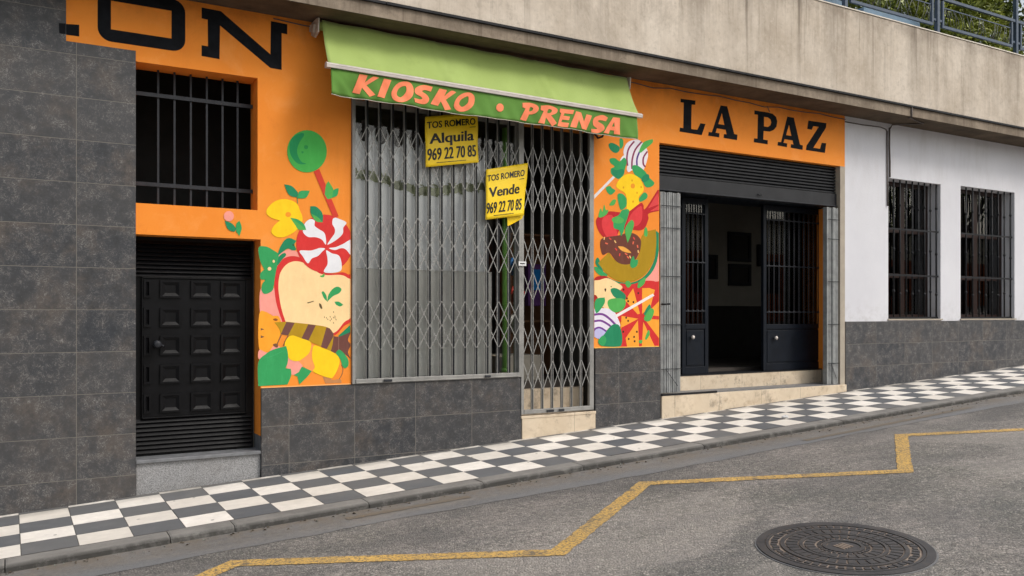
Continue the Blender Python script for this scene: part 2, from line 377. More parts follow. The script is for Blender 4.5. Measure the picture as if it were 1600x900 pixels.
M['glass'] = glass_mat('window_glass', 0.95, 0.0, 1.75)
M['dusty_glass'] = glass_mat('dusty_shop_glass', 0.97, 0.04, 1.4)
def leaf_mat(name, a, b):
    t = NT(name)
    oi = t.n.new('ShaderNodeAttribute'); oi.attribute_name = 'tone'
    c = t.ramp(oi.outputs['Fac'], [(0.0, a), (1.0, b)])
    t.b.inputs['Subsurface Weight'].default_value = 0.0
    return t.done(c, 0.45, 0, 0.4)
M['leaf'] = leaf_mat('hedge_leaf', lin(0.055, 0.09, 0.015), lin(0.42, 0.46, 0.07))
M['bark'] = plain('grey_brown_bark', lin(0.09, 0.07, 0.05), 0.9, 0.3, 12)

def paint(r, g, b):
    key = f'p{r}_{g}_{b}'
    if key not in M:
        t = NT(f'mural_paint')
        c0 = srgb(r, g, b)
        c = t.ramp(t.noise(6, 5, 0.65), [(0.3, mul(c0, 0.92)), (0.7, mul(c0, 1.05))])
        c = t.mix(t.range(t.noise(22, 6, 0.8), 0.58, 0.72, 0, 0.35), c, mul(c0, 0.72))
        br = t.noise(1.0, 5, 0.7, t.mapping((18, 18, 5), rot=(0, 0.6, 0)))
        c = t.mix(t.range(br, 0.5, 0.75, 0, 0.22), c, srgb(min(r + 30, 255), min(g + 30, 255), min(b + 30, 255)))
        c = t.mix(t.range(t.noise(55, 5, 0.8), 0.70, 0.76, 0, 0.5), c, srgb(238, 190, 140))
        t.bump(t.noise(70, 4, 0.6), 0.25, 0.004)
        M[key] = t.done(c, 0.78, 0, 0.25)
    return M[key]

# ------------------------------------------------------------------ mesh helpers
class MB:
    """collects shapes and links them as ONE mesh object"""
    def __init__(s): s.v, s.f, s.mi, s.mats, s.sm = [], [], [], [], []
    def idx(s, m):
        if m not in s.mats: s.mats.append(m)
        return s.mats.index(m)
    def add(s, vs, fs, m, smooth=False):
        o = len(s.v); s.v += [tuple(p) for p in vs]; k = s.idx(m)
        for f in fs: s.f.append([i + o for i in f]); s.mi.append(k); s.sm.append(smooth)
        return s
    def quad(s, a, b, c, d, m): return s.add([a, b, c, d], [(0, 1, 2, 3)], m)
    def box(s, x0, x1, y0, y1, z0, z1, m):
        vs = [(x, y, z) for x in (x0, x1) for y in (y0, y1) for z in (z0, z1)]
        return s.add(vs, [(0, 1, 3, 2), (4, 6, 7, 5), (0, 4, 5, 1), (2, 3, 7, 6), (0, 2, 6, 4), (1, 5, 7, 3)], m)
    def hexa(s, p, m):      # eight corners: bottom four then top four
        return s.add(p, [(3, 2, 1, 0), (4, 5, 6, 7), (0, 1, 5, 4), (1, 2, 6, 5), (2, 3, 7, 6), (3, 0, 4, 7)], m)
    def tube(s, pts, r, m, n=8, smooth=True, cap=True):
        pts = [Vector(p) for p in pts]; rs = r if isinstance(r, (list, tuple)) else [r] * len(pts)
        vs, fs = [], []; prev = None
        for i, p in enumerate(pts):
            d = (pts[min(i + 1, len(pts) - 1)] - pts[max(i - 1, 0)]).normalized()
            if prev is None:
                up = Vector((0, 0, 1)) if abs(d.z) < 0.9 else Vector((0, 1, 0))
                e = d.cross(up).normalized()
            else: e = (prev - d * prev.dot(d)).normalized()
            prev = e; g = d.cross(e)
            for k in range(n):
                a = 2 * math.pi * k / n
                vs.append(p + (e * math.cos(a) + g * math.sin(a)) * rs[i])
        for i in range(len(pts) - 1):
            for k in range(n):
                fs.append((i * n + k, i * n + (k + 1) % n, (i + 1) * n + (k + 1) % n, (i + 1) * n + k))
        if cap:
            fs.append(tuple(range(n - 1, -1, -1))); fs.append(tuple((len(pts) - 1) * n + k for k in range(n)))
        return s.add(vs, fs, m, smooth)
    def strap(s, a, b, w, t, m):   # flat strap between two points in an upright plane
        a, b = Vector(a), Vector(b); d = (b - a).normalized(); nrm = Vector((0, 1, 0)); e = d.cross(nrm).normalized() * (w / 2)
        p = [a - e, b - e, b + e, a + e]
        lo = [q - nrm * t / 2 for q in p]; hi = [q + nrm * t / 2 for q in p]
        return s.hexa(lo + hi, m)
    def prism_x(s, prof, x0, x1, m, smooth=False):   # (y, z) outline swept along x
        n = len(prof)
        vs = [(x0, y, z) for y, z in prof] + [(x1, y, z) for y, z in prof]
        fs = [(i, (i + 1) % n, n + (i + 1) % n, n + i) for i in range(n)]
        tri = tessellate_polygon([[Vector((y, z, 0)) for y, z in prof]])
        fs += [tuple(t) for t in tri] + [tuple(n + i for i in reversed(t)) for t in tri]
        return s.add(vs, fs, m, smooth)
    def poly(s, loops, y, m):      # flat filled outline (with holes) facing the street
        flat = [p for l in loops for p in l]
        tri = tessellate_polygon([[Vector((p[0], p[1], 0)) for p in l] for l in loops])
        fs = []
        for t in tri:
            a, b, c = (flat[i] for i in t)
            cr = (b[0] - a[0]) * (c[1] - a[1]) - (b[1] - a[1]) * (c[0] - a[0])
            fs.append(tuple(t) if cr > 0 else tuple(reversed(t)))
        return s.add([(p[0], y, p[1]) for p in flat], fs, m)
    def build(s, name, parent=None, bevel=0.0, attr=None):
        me = bpy.data.meshes.new(name)
        me.from_pydata(s.v, [], s.f)
        for m in s.mats: me.materials.append(m)
        me.polygons.foreach_set('material_index', s.mi)
        me.polygons.foreach_set('use_smooth', s.sm)
        if attr:
            a = me.attributes.new('tone', 'FLOAT', 'FACE'); a.data.foreach_set('value', attr)
        me.update()
        o = bpy.data.objects.new(name, me); COL.objects.link(o)
        if parent: o.parent = parent
        if bevel:
            b = o.modifiers.new('bevel', 'BEVEL'); b.width = bevel; b.segments = 2; b.limit_method = 'ANGLE'; b.angle_limit = R(40)
        return o
def empty(name, label, cat, group=None, loc=(0, 0, 0)):
    o = bpy.data.objects.new(name, None); COL.objects.link(o); o.location = loc; o.empty_display_size = 0.2
    return tag(o, label, cat, group)
def tag(o, label, cat, group=None):
    o['label'] = label; o['category'] = cat
    if group: o['group'] = group
    return o
def struct(o): o['kind'] = 'structure'; return o
def smooth_loop(pts, n=5):
    """closed Catmull-Rom curve; a point with a third entry is a sharp corner"""
    out = []; N = len(pts)
    for i in range(N):
        p0, p1, p2, p3 = pts[i - 1], pts[i], pts[(i + 1) % N], pts[(i + 2) % N]
        if len(p1) > 2: p0 = p1
        if len(p2) > 2: p3 = p2
        for k in range(n):
            t = k / n
            out.append(tuple(0.5 * (2 * p1[j] + (p2[j] - p0[j]) * t + (2 * p0[j] - 5 * p1[j] + 4 * p2[j] - p3[j]) * t * t
                       + (3 * p1[j] - p0[j] - 3 * p2[j] + p3[j]) * t ** 3) for j in (0, 1)))
    return out
def clip(poly, x0, x1, z0, z1):
    for ax, lim, sgn in ((0, x0, 1), (0, x1, -1), (1, z0, 1), (1, z1, -1)):
        out = []
        for i in range(len(poly)):
            a, b = poly[i - 1], poly[i]
            da, db = (a[ax] - lim) * sgn, (b[ax] - lim) * sgn
            if (da >= 0) != (db >= 0):
                t = da / (da - db); out.append((a[0] + (b[0] - a[0]) * t, a[1] + (b[1] - a[1]) * t))
            if db >= 0: out.append(b)
        poly = out
        if len(poly) < 3: return []
    return poly
def stroke(pts, w):
    """outline of a brush line through pts"""
    L, Rr = [], []
    for i, p in enumerate(pts):
        a, b = pts[max(i - 1, 0)], pts[min(i + 1, len(pts) - 1)]
        dx, dy = b[0] - a[0], b[1] - a[1]; l = math.hypot(dx, dy) or 1
        nx, ny = -dy / l * w / 2, dx / l * w / 2
        L.append((p[0] + nx, p[1] + ny)); Rr.append((p[0] - nx, p[1] - ny))
    return L + Rr[::-1]
def circle(cx, cy, rx, ry=None, n=28):
    ry = ry or rx
    return [(cx + rx * math.cos(2 * math.pi * k / n), cy + ry * math.sin(2 * math.pi * k / n)) for k in range(n)]
def grid_wall(mb, x0, x1, z0, z1, holes, y, depth, m, reveal=None, skip=()):
    """upright wall sheet with rectangular openings and their reveals"""
    xs = sorted({x0, x1} | {min(max(h[k], x0), x1) for h in holes for k in (0, 1)})
    zs = sorted({z0, z1} | {min(max(h[k], z0), z1) for h in holes for k in (2, 3)})
    for i in range(len(xs) - 1):
        for j in range(len(zs) - 1):
            cx, cz = (xs[i] + xs[i + 1]) / 2, (zs[j] + zs[j + 1]) / 2
            if any(h[0] < cx < h[1] and h[2] < cz < h[3] for h in holes): continue
            a, b, c, d = xs[i], xs[i + 1], zs[j], zs[j + 1]
            mb.quad((a, y, c), (b, y, c), (b, y, d), (a, y, d), m)
    rv = reveal or m
    for h in holes:
        a, b, c, d = h[:4]
        if not h[4:] : continue
        for side in h[4]:
            if side == 'r': mb.quad((b, y, c), (b, y + depth, c), (b, y + depth, d), (b, y, d), rv)
            if side == 'l': mb.quad((a, y + depth, c), (a, y, c), (a, y, d), (a, y + depth, d), rv)
            if side == 't': mb.quad((a, y, d), (b, y, d), (b, y + depth, d), (a, y + depth, d), rv)
            if side == 'b': mb.quad((a, y + depth, c), (b, y + depth, c), (b, y, c), (a, y, c), rv)

# ------------------------------------------------------------------ street
ZS = 2.60                     # underside of the overhanging slab
XL, XR = -9.0, 24.0
def sheet(name, x0, x1, y0, y1, zf, m, nx=1, dz=0.0):
    mb = MB()
    for i in range(nx):
        a, b = x0 + (x1 - x0) * i / nx, x0 + (x1 - x0) * (i + 1) / nx
        mb.quad((a, y0, zf(a, y0) + dz), (b, y0, zf(b, y0) + dz), (b, y1, zf(b, y1) + dz), (a, y1, zf(a, y1) + dz), m)
    return struct(mb.build(name))
sheet('ground', -400, 400, -400, 400, lambda x, y: rz(x, y) - 0.35, plain('far_ground', lin(0.16, 0.15, 0.13), 0.9))
sheet('road', -60, 90, -13, -1.75, rz, M['asphalt'])
mb = MB(); gx_ = [-60] + [-12 + 0.2 * i for i in range(190)] + [90]; ge = [(-1.84 + random.uniform(-0.018, 0.018) + 0.02 * math.sin(q * 0.9)) for q in gx_]
for i in range(len(gx_) - 1):
    a, b = gx_[i], gx_[i + 1]
    mb.quad((a, ge[i], rz(a, ge[i]) + 0.003), (b, ge[i + 1], rz(b, ge[i + 1]) + 0.003), (b, -1.40, rz(b, -1.40) + 0.003), (a, -1.40, rz(a, -1.40) + 0.003), M['gutter'])
struct(mb.build('gutter'))
# pavement: chequered terrazzo slabs on mortar
mb = MB(); tones = []
mb.quad((XL, 0.02, pz(XL, 0.02) - 0.004), (XL, -1.27, pz(XL, -1.27) - 0.004), (XR, -1.27, pz(XR, -1.27) - 0.004), (XR, 0.02, pz(XR, 0.02) - 0.004), M['mortar']); tones.append(0)
rows = [-1.25, -0.96, -0.665, -0.37, -0.075]
PX = 0.3291
for r in range(4):
    for k in range(int((XL - 0.407) / PX), int((XR - 0.407) / PX)):
        a, b = 0.407 + k * PX + 0.0025, 0.407 + (k + 1) * PX - 0.0025
        y0, y1 = rows[r] + 0.002, rows[r + 1] - 0.002
        dz = random.uniform(-0.0012, 0.0012)
        m = M['paver_white'] if (k + r) % 2 == 0 else M['paver_dark']
        mb.quad((a, y0, pz(a, y0) + dz), (b, y0, pz(b, y0) + dz), (b, y1, pz(b, y1) + dz), (a, y1, pz(a, y1) + dz), m)
        tones.append(random.random())
        if r == 3:       # cut slabs against the wall
            m2 = M['paver_dark'] if (k + r) % 2 == 0 else M['paver_white']
            mb.quad((a, -0.073, pz(a, -0.073) + dz), (b, -0.073, pz(b, -0.073) + dz), (b, -0.012, pz(b, 0) + dz), (a, -0.012, pz(a, 0) + dz), m2)
            tones.append(random.random())
struct(mb.build('pavement', attr=tones))
mb = MB()                     # kerb stones, each a little out of line with its neighbour
x = XL
while x < XR:
    L = random.choice((0.42, 0.5, 0.95, 0.98, 1.0)); a, b = x + 0.003, x + L - 0.003
    dy, dzk = random.uniform(-0.004, 0.004), random.uniform(-0.002, 0.002)
    prof = lambda X: [(X, -1.253, pz(X, -1.25) - 0.2), (X, -1.253, pz(X, -1.25) + dzk), (X, -1.385 + dy, pz(X, -1.385) + dzk), (X, -1.407 + dy, pz(X, -1.407) - 0.005 + dzk),
                      (X, -1.420 + dy, pz(X, -1.42) - 0.018 + dzk), (X, -1.428 + dy, pz(X, -1.43) - 0.2)]
    vs, fs = [], []
    cuts = [a, a + 0.012] + [a + (b - a) * q for q in (0.25, 0.5, 0.75)] + [b - 0.012, b]
    for i, X in enumerate(cuts):
        j = 0 if 0 < i < len(cuts) - 1 else 0.003
        jit = random.uniform(-0.003, 0.003)
        vs += [(p[0], p[1] + (j if n_ > 2 else 0) + (jit if n_ > 2 else 0), p[2] - (j if 0 < n_ < 4 else 0)) for n_, p in enumerate(prof(X))]
    for i in range(len(cuts) - 1):
        for n_ in range(5): fs.append((i * 6 + n_, i * 6 + n_ + 1, (i + 1) * 6 + n_ + 1, (i + 1) * 6 + n_))
    fs += [(0, 1, 2, 3, 4, 5), tuple((len(cuts) - 1) * 6 + q for q in (5, 4, 3, 2, 1, 0))]
    mb.add(vs, fs, M['kerb'], False); x += L
struct(mb.build('kerb'))
# yellow zigzag no-parking line
zz = [(-1.85, -2.10), (-0.27, -3.12), (1.20, -2.10), (2.90, -3.13), (4.42, -2.10), (6.30, -3.11), (7.60, -2.16), (9.30, -3.05), (10.9, -2.15), (12.5, -3.1), (14.1, -2.15), (15.7, -3.1)]
def band(name, pts, w, m, dz=0.004):
    mb = MB(); L, Rr = [], []
    for i, p in enumerate(pts):
        p = Vector(p)
        dirs = []
        if i > 0: dirs.append((p - Vector(pts[i - 1])).normalized())
        if i < len(pts) - 1: dirs.append((Vector(pts[i + 1]) - p).normalized())
        ns = [Vector((-d.y, d.x)) for d in dirs]
        n = sum(ns, Vector((0, 0))).normalized(); k = w / 2 / max(n.dot(ns[0]), 0.3)
        L.append(p + n * k); Rr.append(p - n * k)
    for i in range(len(pts) - 1):
        n = max(int((L[i + 1] - L[i]).length / 0.05), 2); vs = []
        for k in range(n + 1):
            t = k / n; j = 0.0045 if 0 < k < n else 0
            a = L[i].lerp(L[i + 1], t); b = Rr[i].lerp(Rr[i + 1], t); d = (a - b).normalized()
            for q in (a + d * random.uniform(-j * 2, j), b - d * random.uniform(-j * 2, j)): vs.append((q.x, q.y, rz(q.x, q.y) + dz))
        mb.add(vs, [(2 * k, 2 * k + 1, 2 * k + 3, 2 * k + 2) for k in range(n)], m)
    return struct(mb.build(name))
band('road_marking', zz, 0.122, M['road_yellow'])
band('gutter_marking', [(2.1, -1.59), (3.1, -1.585)], 0.07, M['old_yellow'], 0.006)
band('gutter_marking', [(6.7, -1.74), (7.6, -1.71), (9.6, -1.64)], 0.07, M['old_yellow'], 0.006)

# ------------------------------------------------------------------ the building
B = empty('corner_building', 'orange and white shop building with dark stone cladding and a stained concrete overhang', 'building')
BACK = 7.0
def gl(x): return pz(x, 0) - 0.25       # foot of the walls, below the pavement
# --- orange wall
WIN = (0.895, 1.867, 0.893, 2.035); DOR = (0.8955, 1.893, -1.6, 0.642)
KIO = (2.712, 5.437, -2.0, 1.975); PAZ = (6.347, 9.405, -2.0, 1.932)
mb = MB()
grid_wall(mb, 0.396, 9.5, -0.646, ZS, [WIN + ('rtbl',), DOR[:2] + (-0.646, DOR[3], 'rt'), (KIO[0], KIO[1], -0.646, KIO[3], 'lt'),
          (PAZ[0], 9.5, -0.646, PAZ[3], 'lt'), (0.396, 0.8955, -0.646, 2.116), (5.437, 6.347, -0.646, -0.374)], 0.0, 0.24, M['orange'])
mb.quad((1.893, 0, -1.06), (1.893, 0.24, -1.06), (1.893, 0.24, -0.646), (1.893, 0, -0.646), M['orange'])
mb.build('orange_wall', B)
mb = MB(); mb.quad((5.437, 0, -1.045), (5.437, 0.24, -1.045), (5.437, 0.24, 1.975), (5.437, 0, 1.975), M['interior_dark']); mb.build('kiosk_jamb', B)  # reveal coloured dark in place of the shade inside it
mb = MB(); mb.quad((1.8935, -0.002, -1.35), (1.8935, 0.24, -1.35), (1.8935, 0.24, -1.06), (1.8935, -0.002, -1.06), M['granite_top']); mb.build('door_jamb_foot', B)
# --- white wall
W1 = (10.396, 11.574, -0.075, 1.860); W2 = (12.057, 13.46, -0.078, 1.876)
mb = MB(); grid_wall(mb, 9.5, XR, -0.105, ZS, [W1 + ('lrtb',), W2 + ('lrtb',)], 0.001, 0.30, M['white']); mb.build('white_wall', B)
# --- stone cladding: 12 mm proud of the paint
def clad(name, pieces, m, y=-0.012):
    mb = MB()
    for (x0, x1, z0, z1) in pieces: mb.box(x0, x1, y, 0.05, z0, z1, m)
    return mb.build(name, B)
clad('stone_pier', [(XL, 0.396, gl(XL), ZS), (0.396, 0.895, gl(0), 2.116)], M['tile_left'])
clad('stone_plinth', [(1.897, 4.523, gl(1.9), -0.650), (5.452, 6.36, gl(5.4), -0.376)], M['tile_mid'])
clad('low_stone_plinth', [(9.502, XR, gl(9.5), -0.107)], M['tile_right'])
mb = MB(); mb.box(10.38, 11.60, -0.02, 0.30, -0.092, -0.074, M['jamb']); mb.box(12.04, 13.48, -0.02, 0.30, -0.094, -0.076, M['jamb']); mb.build('window_sills', B)
mb = MB(); mb.box(9.405, 9.498, -0.004, 0.30, -1.05, PAZ[3] - 0.002, M['jamb']); mb.build('door_jamb', B)
# --- slab, parapet, flashing
mb = MB()
mb.box(XL, XR, -0.42, 0.10, ZS + 0.003, 2.72, M['slab'])
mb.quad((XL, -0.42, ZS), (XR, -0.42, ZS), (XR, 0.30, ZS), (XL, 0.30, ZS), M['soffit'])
mb.build('overhanging_slab', B)
mb = MB(); mb.box(XL, XR, -0.415, -0.23, 2.745, 3.80, M['parapet']); mb.build('parapet', B, 0.012)
mb = MB(); mb.box(XL, XR, -0.424, -0.222, 3.801, 3.814, plain('pale_coping_mortar', srgb(222, 214, 202), 0.85, 0.2, 5)); mb.build('coping', B)
mb = MB()
xs = XL
while xs < XR:
    L = 1.98; mb.box(xs, xs + L - 0.006, -0.445 + random.uniform(-0.003, 0.003), -0.25, 2.722, 2.744 + random.uniform(-0.002, 0.002), M['lead']); xs += L
mb.build('drip_flashing', B)
# --- shell behind the facade: terrace floor, back and party walls, interior floors
mb = MB()
mb.box(XL, XR, 0.101, BACK, ZS + 0.002, 2.75, M['slab'])
mb.build('terrace_floor', B)
mb = MB()
mb.box(XL, XR, BACK, BACK + 0.2, -2.2, ZS, M['interior'])
mb.box(XL, XL + 0.2, 0.06, BACK, -2.2, ZS, M['interior']); mb.box(XR - 0.2, XR, 0.31, BACK, -2.2, ZS, M['interior'])
for xw in (2.35, 6.0, 11.75): mb.box(xw, xw + 0.10, 0.26, BACK, -2.2, ZS, M['interior'])
mb.build('inner_walls', B)
mb = MB(); mb.box(XL + 0.2, 2.35, 0.26, BACK, -1.30, -1.20, M['floor']); mb.box(2.45, 6.0, 0.30, BACK, -1.30, -0.72, M['floor'])
mb.box(6.10, 9.60, 0.62, BACK, -1.30, -0.70, M['floor']); mb.box(9.601, XR - 0.2, 0.31, BACK, -1.30, -0.70, M['floor']); mb.build('inner_floors', B)
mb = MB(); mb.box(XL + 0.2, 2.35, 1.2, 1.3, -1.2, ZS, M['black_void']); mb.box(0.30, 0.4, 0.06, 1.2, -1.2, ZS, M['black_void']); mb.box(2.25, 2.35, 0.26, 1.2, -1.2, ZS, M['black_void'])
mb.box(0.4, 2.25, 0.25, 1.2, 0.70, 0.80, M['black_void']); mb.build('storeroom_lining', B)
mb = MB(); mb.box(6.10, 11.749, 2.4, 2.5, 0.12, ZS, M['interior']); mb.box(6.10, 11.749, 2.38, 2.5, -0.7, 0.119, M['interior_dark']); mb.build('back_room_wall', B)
# backs of the facade sheet so no daylight leaks round the reveals
mb = MB()
for (a, b, c, d) in ((0.895, 2.712, 0.645, 0.890), (1.87, 2.71, -2, ZS), (5.44, 6.345, -2, ZS), (0.39, 9.5, 2.04, ZS), (9.51, 10.39, -2, ZS), (11.58, 12.05, -2, ZS), (13.47, XR, -2, ZS), (10.39, 13.47, 1.88, ZS), (10.39, 13.47, -2, -0.10)):
    mb.box(a, b, 0.241 if a < 9.5 else 0.302, 0.258 if a < 9.5 else 0.31, c, d, M['interior'])
mb.build('wall_backing', B)

# --- lettering painted on the fascia
def trace(pts, f, y=0.0): return [fw(*f(*p[:2]), y) + tuple(p[2:]) for p in pts]
cA = lambda x, y: (80 + x / 4, y / 4)
mb = MB()
mb.poly([trace([(940, 47), (1060, 70), (1370, 340), (1373, 132), (1475, 152), (1475, 215), (1440, 208), (1440, 437), (1370, 425), (1055, 160), (1052, 370), (940, 350), (940, 283), (980, 290), (978, 123), (940, 115)], cA)], -0.0015, M['black_letter'])
ox0, ox1 = fw(152.5, 40)[0], fw(289.5, 60)[0]; ix0, ix1 = fw(173.3, 20)[0], fw(268, 40)[0]
iz0, iz1 = fw(173.5, 45.8)[1], fw(173.2, 1.0)[1]; oz0 = fw(285, 81.5)[1]; oz1 = iz1 + (iz0 - oz0)
rr = 0.10; outer = []
for cx_, cz_, a0 in ((ox1 - rr, oz1 - rr, 0), (ox0 + rr, oz1 - rr, 90), (ox0 + rr, oz0 + rr, 180), (ox1 - rr, oz0 + rr, 270)):
    outer += [(cx_ + rr * math.cos(R(a0 + q * 15)), min(cz_ + rr * math.sin(R(a0 + q * 15)), ZS - 0.004)) for q in range(7)]
mb.poly([outer, [(ix0, iz0), (ix1, iz0), (ix1, iz1), (ix0, iz1)]], -0.0015, M['black_letter'])
mb.poly([trace([(92, 150), (175, 155), (175, 228), (92, 217)], cA)], -0.0015, M['black_letter'])
mb.poly([trace([(47, 147), (90, 150), (90, 217), (50, 211)], cA)], -0.0135, M['black_letter'])
mb.build('wall_lettering', B)['label'] = 'large black painted letters O N with a squared rounded O'
cB = lambda x, y: (1000 + x / 3.6, 130 + y / 3.6)
mb = MB()
for loops in (
    [[(228, 87), (312, 98), (310, 122), (290, 120), (288, 258), (322, 262), (340, 225), (368, 230), (347, 292), (222, 272), (224, 250), (243, 253), (246, 110), (228, 107)]],
    [[(453, 125), (490, 130), (530, 286), (548, 290), (545, 320), (470, 308), (472, 286), (487, 288), (481, 262), (432, 254), (425, 278), (447, 282), (445, 305), (383, 295), (386, 274), (404, 276)], [(440, 230), (474, 235), (460, 168)]],
    None,
    [[(643, 153), (715, 164), (745, 172), (765, 190), (772, 215), (767, 245), (752, 263), (730, 272), (695, 269), (693, 317), (718, 321), (718, 344), (640, 332), (641, 310), (660, 312), (663, 178), (643, 175)], [(697, 189), (718, 192), (733, 203), (738, 220), (734, 236), (720, 246), (697, 243)]],
    [[(828, 188), (865, 194), (900, 346), (916, 350), (914, 375), (847, 363), (849, 343), (863, 345), (858, 322), (813, 315), (806, 335), (828, 339), (826, 360), (773, 350), (776, 330), (793, 332)], [(821, 292), (851, 297), (838, 234)]],
    [[(947, 210), (1048, 225), (1046, 250), (975, 363), (1012, 369), (1022, 335), (1047, 338), (1040, 392), (933, 376), (936, 352), (1005, 246), (975, 241), (965, 262), (940, 257)]]):
    if loops is None: mb.build('wall_lettering', B)['label'] = 'black slab-serif painted word LA'; mb = MB(); continue
    mb.poly([trace(l, cB) for l in loops], -0.0015, M['black_letter'])
mb.build('wall_lettering', B)['label'] = 'black slab-serif painted word PAZ'

# --- murals of sweets and fruit
class Mural:
    def __init__(s, rect): s.mb = MB(); s.k = 0; s.rect = rect
    def add(s, pts, f, col, smooth=True, n=5):
        loop = trace(smooth_loop(pts, n) if smooth else pts, f)
        loop = clip(loop, *s.rect)
        if len(loop) < 3: return
        s.k += 1; s.mb.poly([loop], -0.0012 - 0.00004 * s.k, paint(*col))
    def line(s, pts, w, f, col):
        if len(pts) > 2:
            op = []
            for i in range(len(pts) - 1):
                p0, p1, p2, p3 = pts[max(i - 1, 0)], pts[i], pts[i + 1], pts[min(i + 2, len(pts) - 1)]
                for k in range(4):
                    t = k / 4
                    op.append(tuple(0.5 * (2 * p1[j] + (p2[j] - p0[j]) * t + (2 * p0[j] - 5 * p1[j] + 4 * p2[j] - p3[j]) * t * t + (3 * p1[j] - p0[j] - 3 * p2[j] + p3[j]) * t ** 3) for j in (0, 1)))
            pts = op + [pts[-1]]
        s.add(stroke(pts, w), f, col, False)
GRN, LGR, DGR = (54, 158, 92), (84, 172, 84), (34, 134, 92)
RED, WHT, PNK, CRM, YEL = (214, 54, 52), (232, 232, 236), (244, 158, 144), (250, 214, 158), (252, 206, 30)
px = lambda x, y: (x, y)
c5 = lambda x, y: (400 + x / 6.431, 320 + y / 6.431)
c6 = lambda x, y: (400 + x / 6, 460 + y / 6)
m5 = lambda x, y: ((x / 6) * 6.431, ((140 + y / 6)) * 6.431)      # c6 point expressed in c5 units
L_ = Mural((1.30, 2.704, -0.640, 2.5))
L_.add([(407, 452), (425, 448), (440, 470), (440, 505), (426, 493), (416, 489), (407, 494)], px, PNK)
L_.add([(215, 520), (290, 462), (360, 445), (430, 490), (520, 590), (350, 580), (200, 660)], c5, PNK)
L_.add([(30, 185), (95, 165), (150, 200), (215, 210), (250, 330), (225, 380), (190, 470), (120, 530), (30, 510)], c6, (252, 164, 46))
L_.add([(44, 315, 1), (78, 328, 1), (44, 338, 1)], c6, (120, 86, 60)); L_.add([(44, 383, 1), (80, 397, 1), (44, 411, 1)], c6, (120, 86, 60))
L_.add([(30, 520), (110, 545), (170, 480), (225, 500), (130, 570), (30, 610)], c6, PNK)
L_.add([(300, 590), (360, 615), (440, 650), (410, 720), (345, 755), (290, 700)], c6, PNK)
L_.add([(400, 600), (500, 540), (520, 470, 1), (555, 485, 1), (535, 560), (552, 690), (520, 722), (430, 660)], c6, (246, 156, 88))
L_.add([(770, 390, 1), (900, 270, 1), (900, 350, 1), (800, 400)], c6, DGR)
L_.add([(625, 770, 1), (690, 785), (720, 802), (790, 795), (802, 830, 1), (650, 836, 1)], c6, (190, 132, 82))
L_.line([(800, 660), (815, 700), (805, 750), (780, 795)], 6, c6, (120, 90, 70))
# apple
ap = [(190, 900), (183, 780), (198, 660), (245, 565), (320, 522), (400, 518), (470, 545), (540, 600), (600, 650), (680, 680), (780, 690), (870, 678), (925, 700), (960, 740)]
L_.add(ap + [m5(900, 215), m5(820, 300), m5(735, 385), m5(600, 390), m5(300, 340), m5(240, 235), m5(195, 100)], c5, RED)
fl = [(230, 900), (225, 800), (242, 690), (300, 605), (380, 568), (470, 580), (560, 635), (640, 690), (720, 707), (850, 705), (920, 735), (965, 790)]
L_.add(fl + [m5(900, 185), m5(825, 262), m5(735, 358), m5(600, 360), m5(300, 320), m5(278, 258), m5(240, 140)], c5, CRM)
L_.add([(640, 715), (670, 705), (680, 690), (690, 700), (682, 725), (655, 727)], c5, LGR)
L_.add([(502.3, 457, 1), (505, 455), (510, 462), (511, 471, 1), (506, 466)], px, GRN)
L_.add([(511, 472, 1), (513, 461), (520, 451), (528, 448), (533.5, 452), (530, 458), (520, 463)], px, GRN)
L_.add([(736, 70, 1), (775, 68), (817, 96, 1), (788, 113), (750, 96)], c6, GRN)
L_.add([(480, 76, 1), (538, 60, 1), (540, 68, 1), (484, 85, 1)], c6, (96, 78, 48)); L_.add([(590, 83, 1), (610, 93), (623, 132, 1), (610, 138, 1), (594, 112)], c6, (96, 78, 48))
for (a, b) in ((636, 208), (655, 214), (668, 228), (690, 205), (702, 226), (720, 212), (735, 214), (745, 230), (722, 262), (722, 160), (690, 240), (735, 200)):
    L_.add([(a, b), (a + 5, b - 3), (a + 9, b + 10), (a + 4, b + 14)], c6, (112, 90, 58), False)
# striped wrapped sweet
L_.add([(725, 390, 1), (780, 395), (890, 350, 1), (862, 430), (895, 470, 1), (862, 540), (895, 615, 1), (830, 560), (720, 548, 1)], c6, (112, 70, 62))
L_.line([(775, 395), (773, 530)], 5, c6, (150, 108, 92))
L_.add([(172, 262, 1), (285, 256, 1), (560, 287), (680, 314), (728, 370, 1), (722, 545, 1), (610, 490), (430, 415), (300, 386), (232, 374, 1), (215, 320)], c6, (180, 142, 28))
for q in ([(285, 257), (362, 267), (300, 385), (232, 373)], [(490, 280), (560, 288), (488, 440), (425, 414)], [(660, 308), (690, 318), (728, 370), (722, 400), (662, 512), (608, 489)], [(726, 385), (726, 545), (700, 535), (718, 470)]):
    L_.add(q, c6, (112, 72, 66), False)
L_.line([(238, 378), (215, 425), (195, 472)], 9, c6, (122, 84, 60)); L_.line([(302, 386), (275, 435), (255, 485)], 9, c6, (122, 84, 60))
L_.add([(158, 468), (190, 460), (206, 475), (200, 498), (175, 490)], c6, (122, 84, 60)); L_.add([(160, 232), (185, 225), (205, 240), (180, 248)], c6, (150, 84, 40))
L_.add([(268, 470), (292, 412), (340, 385), (420, 410), (512, 450), (502, 540), (440, 600), (380, 626), (310, 602), (293, 520)], c6, YEL)
L_.add([(540, 482), (620, 500), (740, 553), (782, 610), (772, 680), (732, 760), (690, 783), (540, 727), (550, 680), (524, 590)], c6, YEL)
L_.add([(745, 548, 1), (780, 518), (830, 560), (866, 620), (862, 672), (830, 692), (806, 662), (790, 610)], c6, GRN)
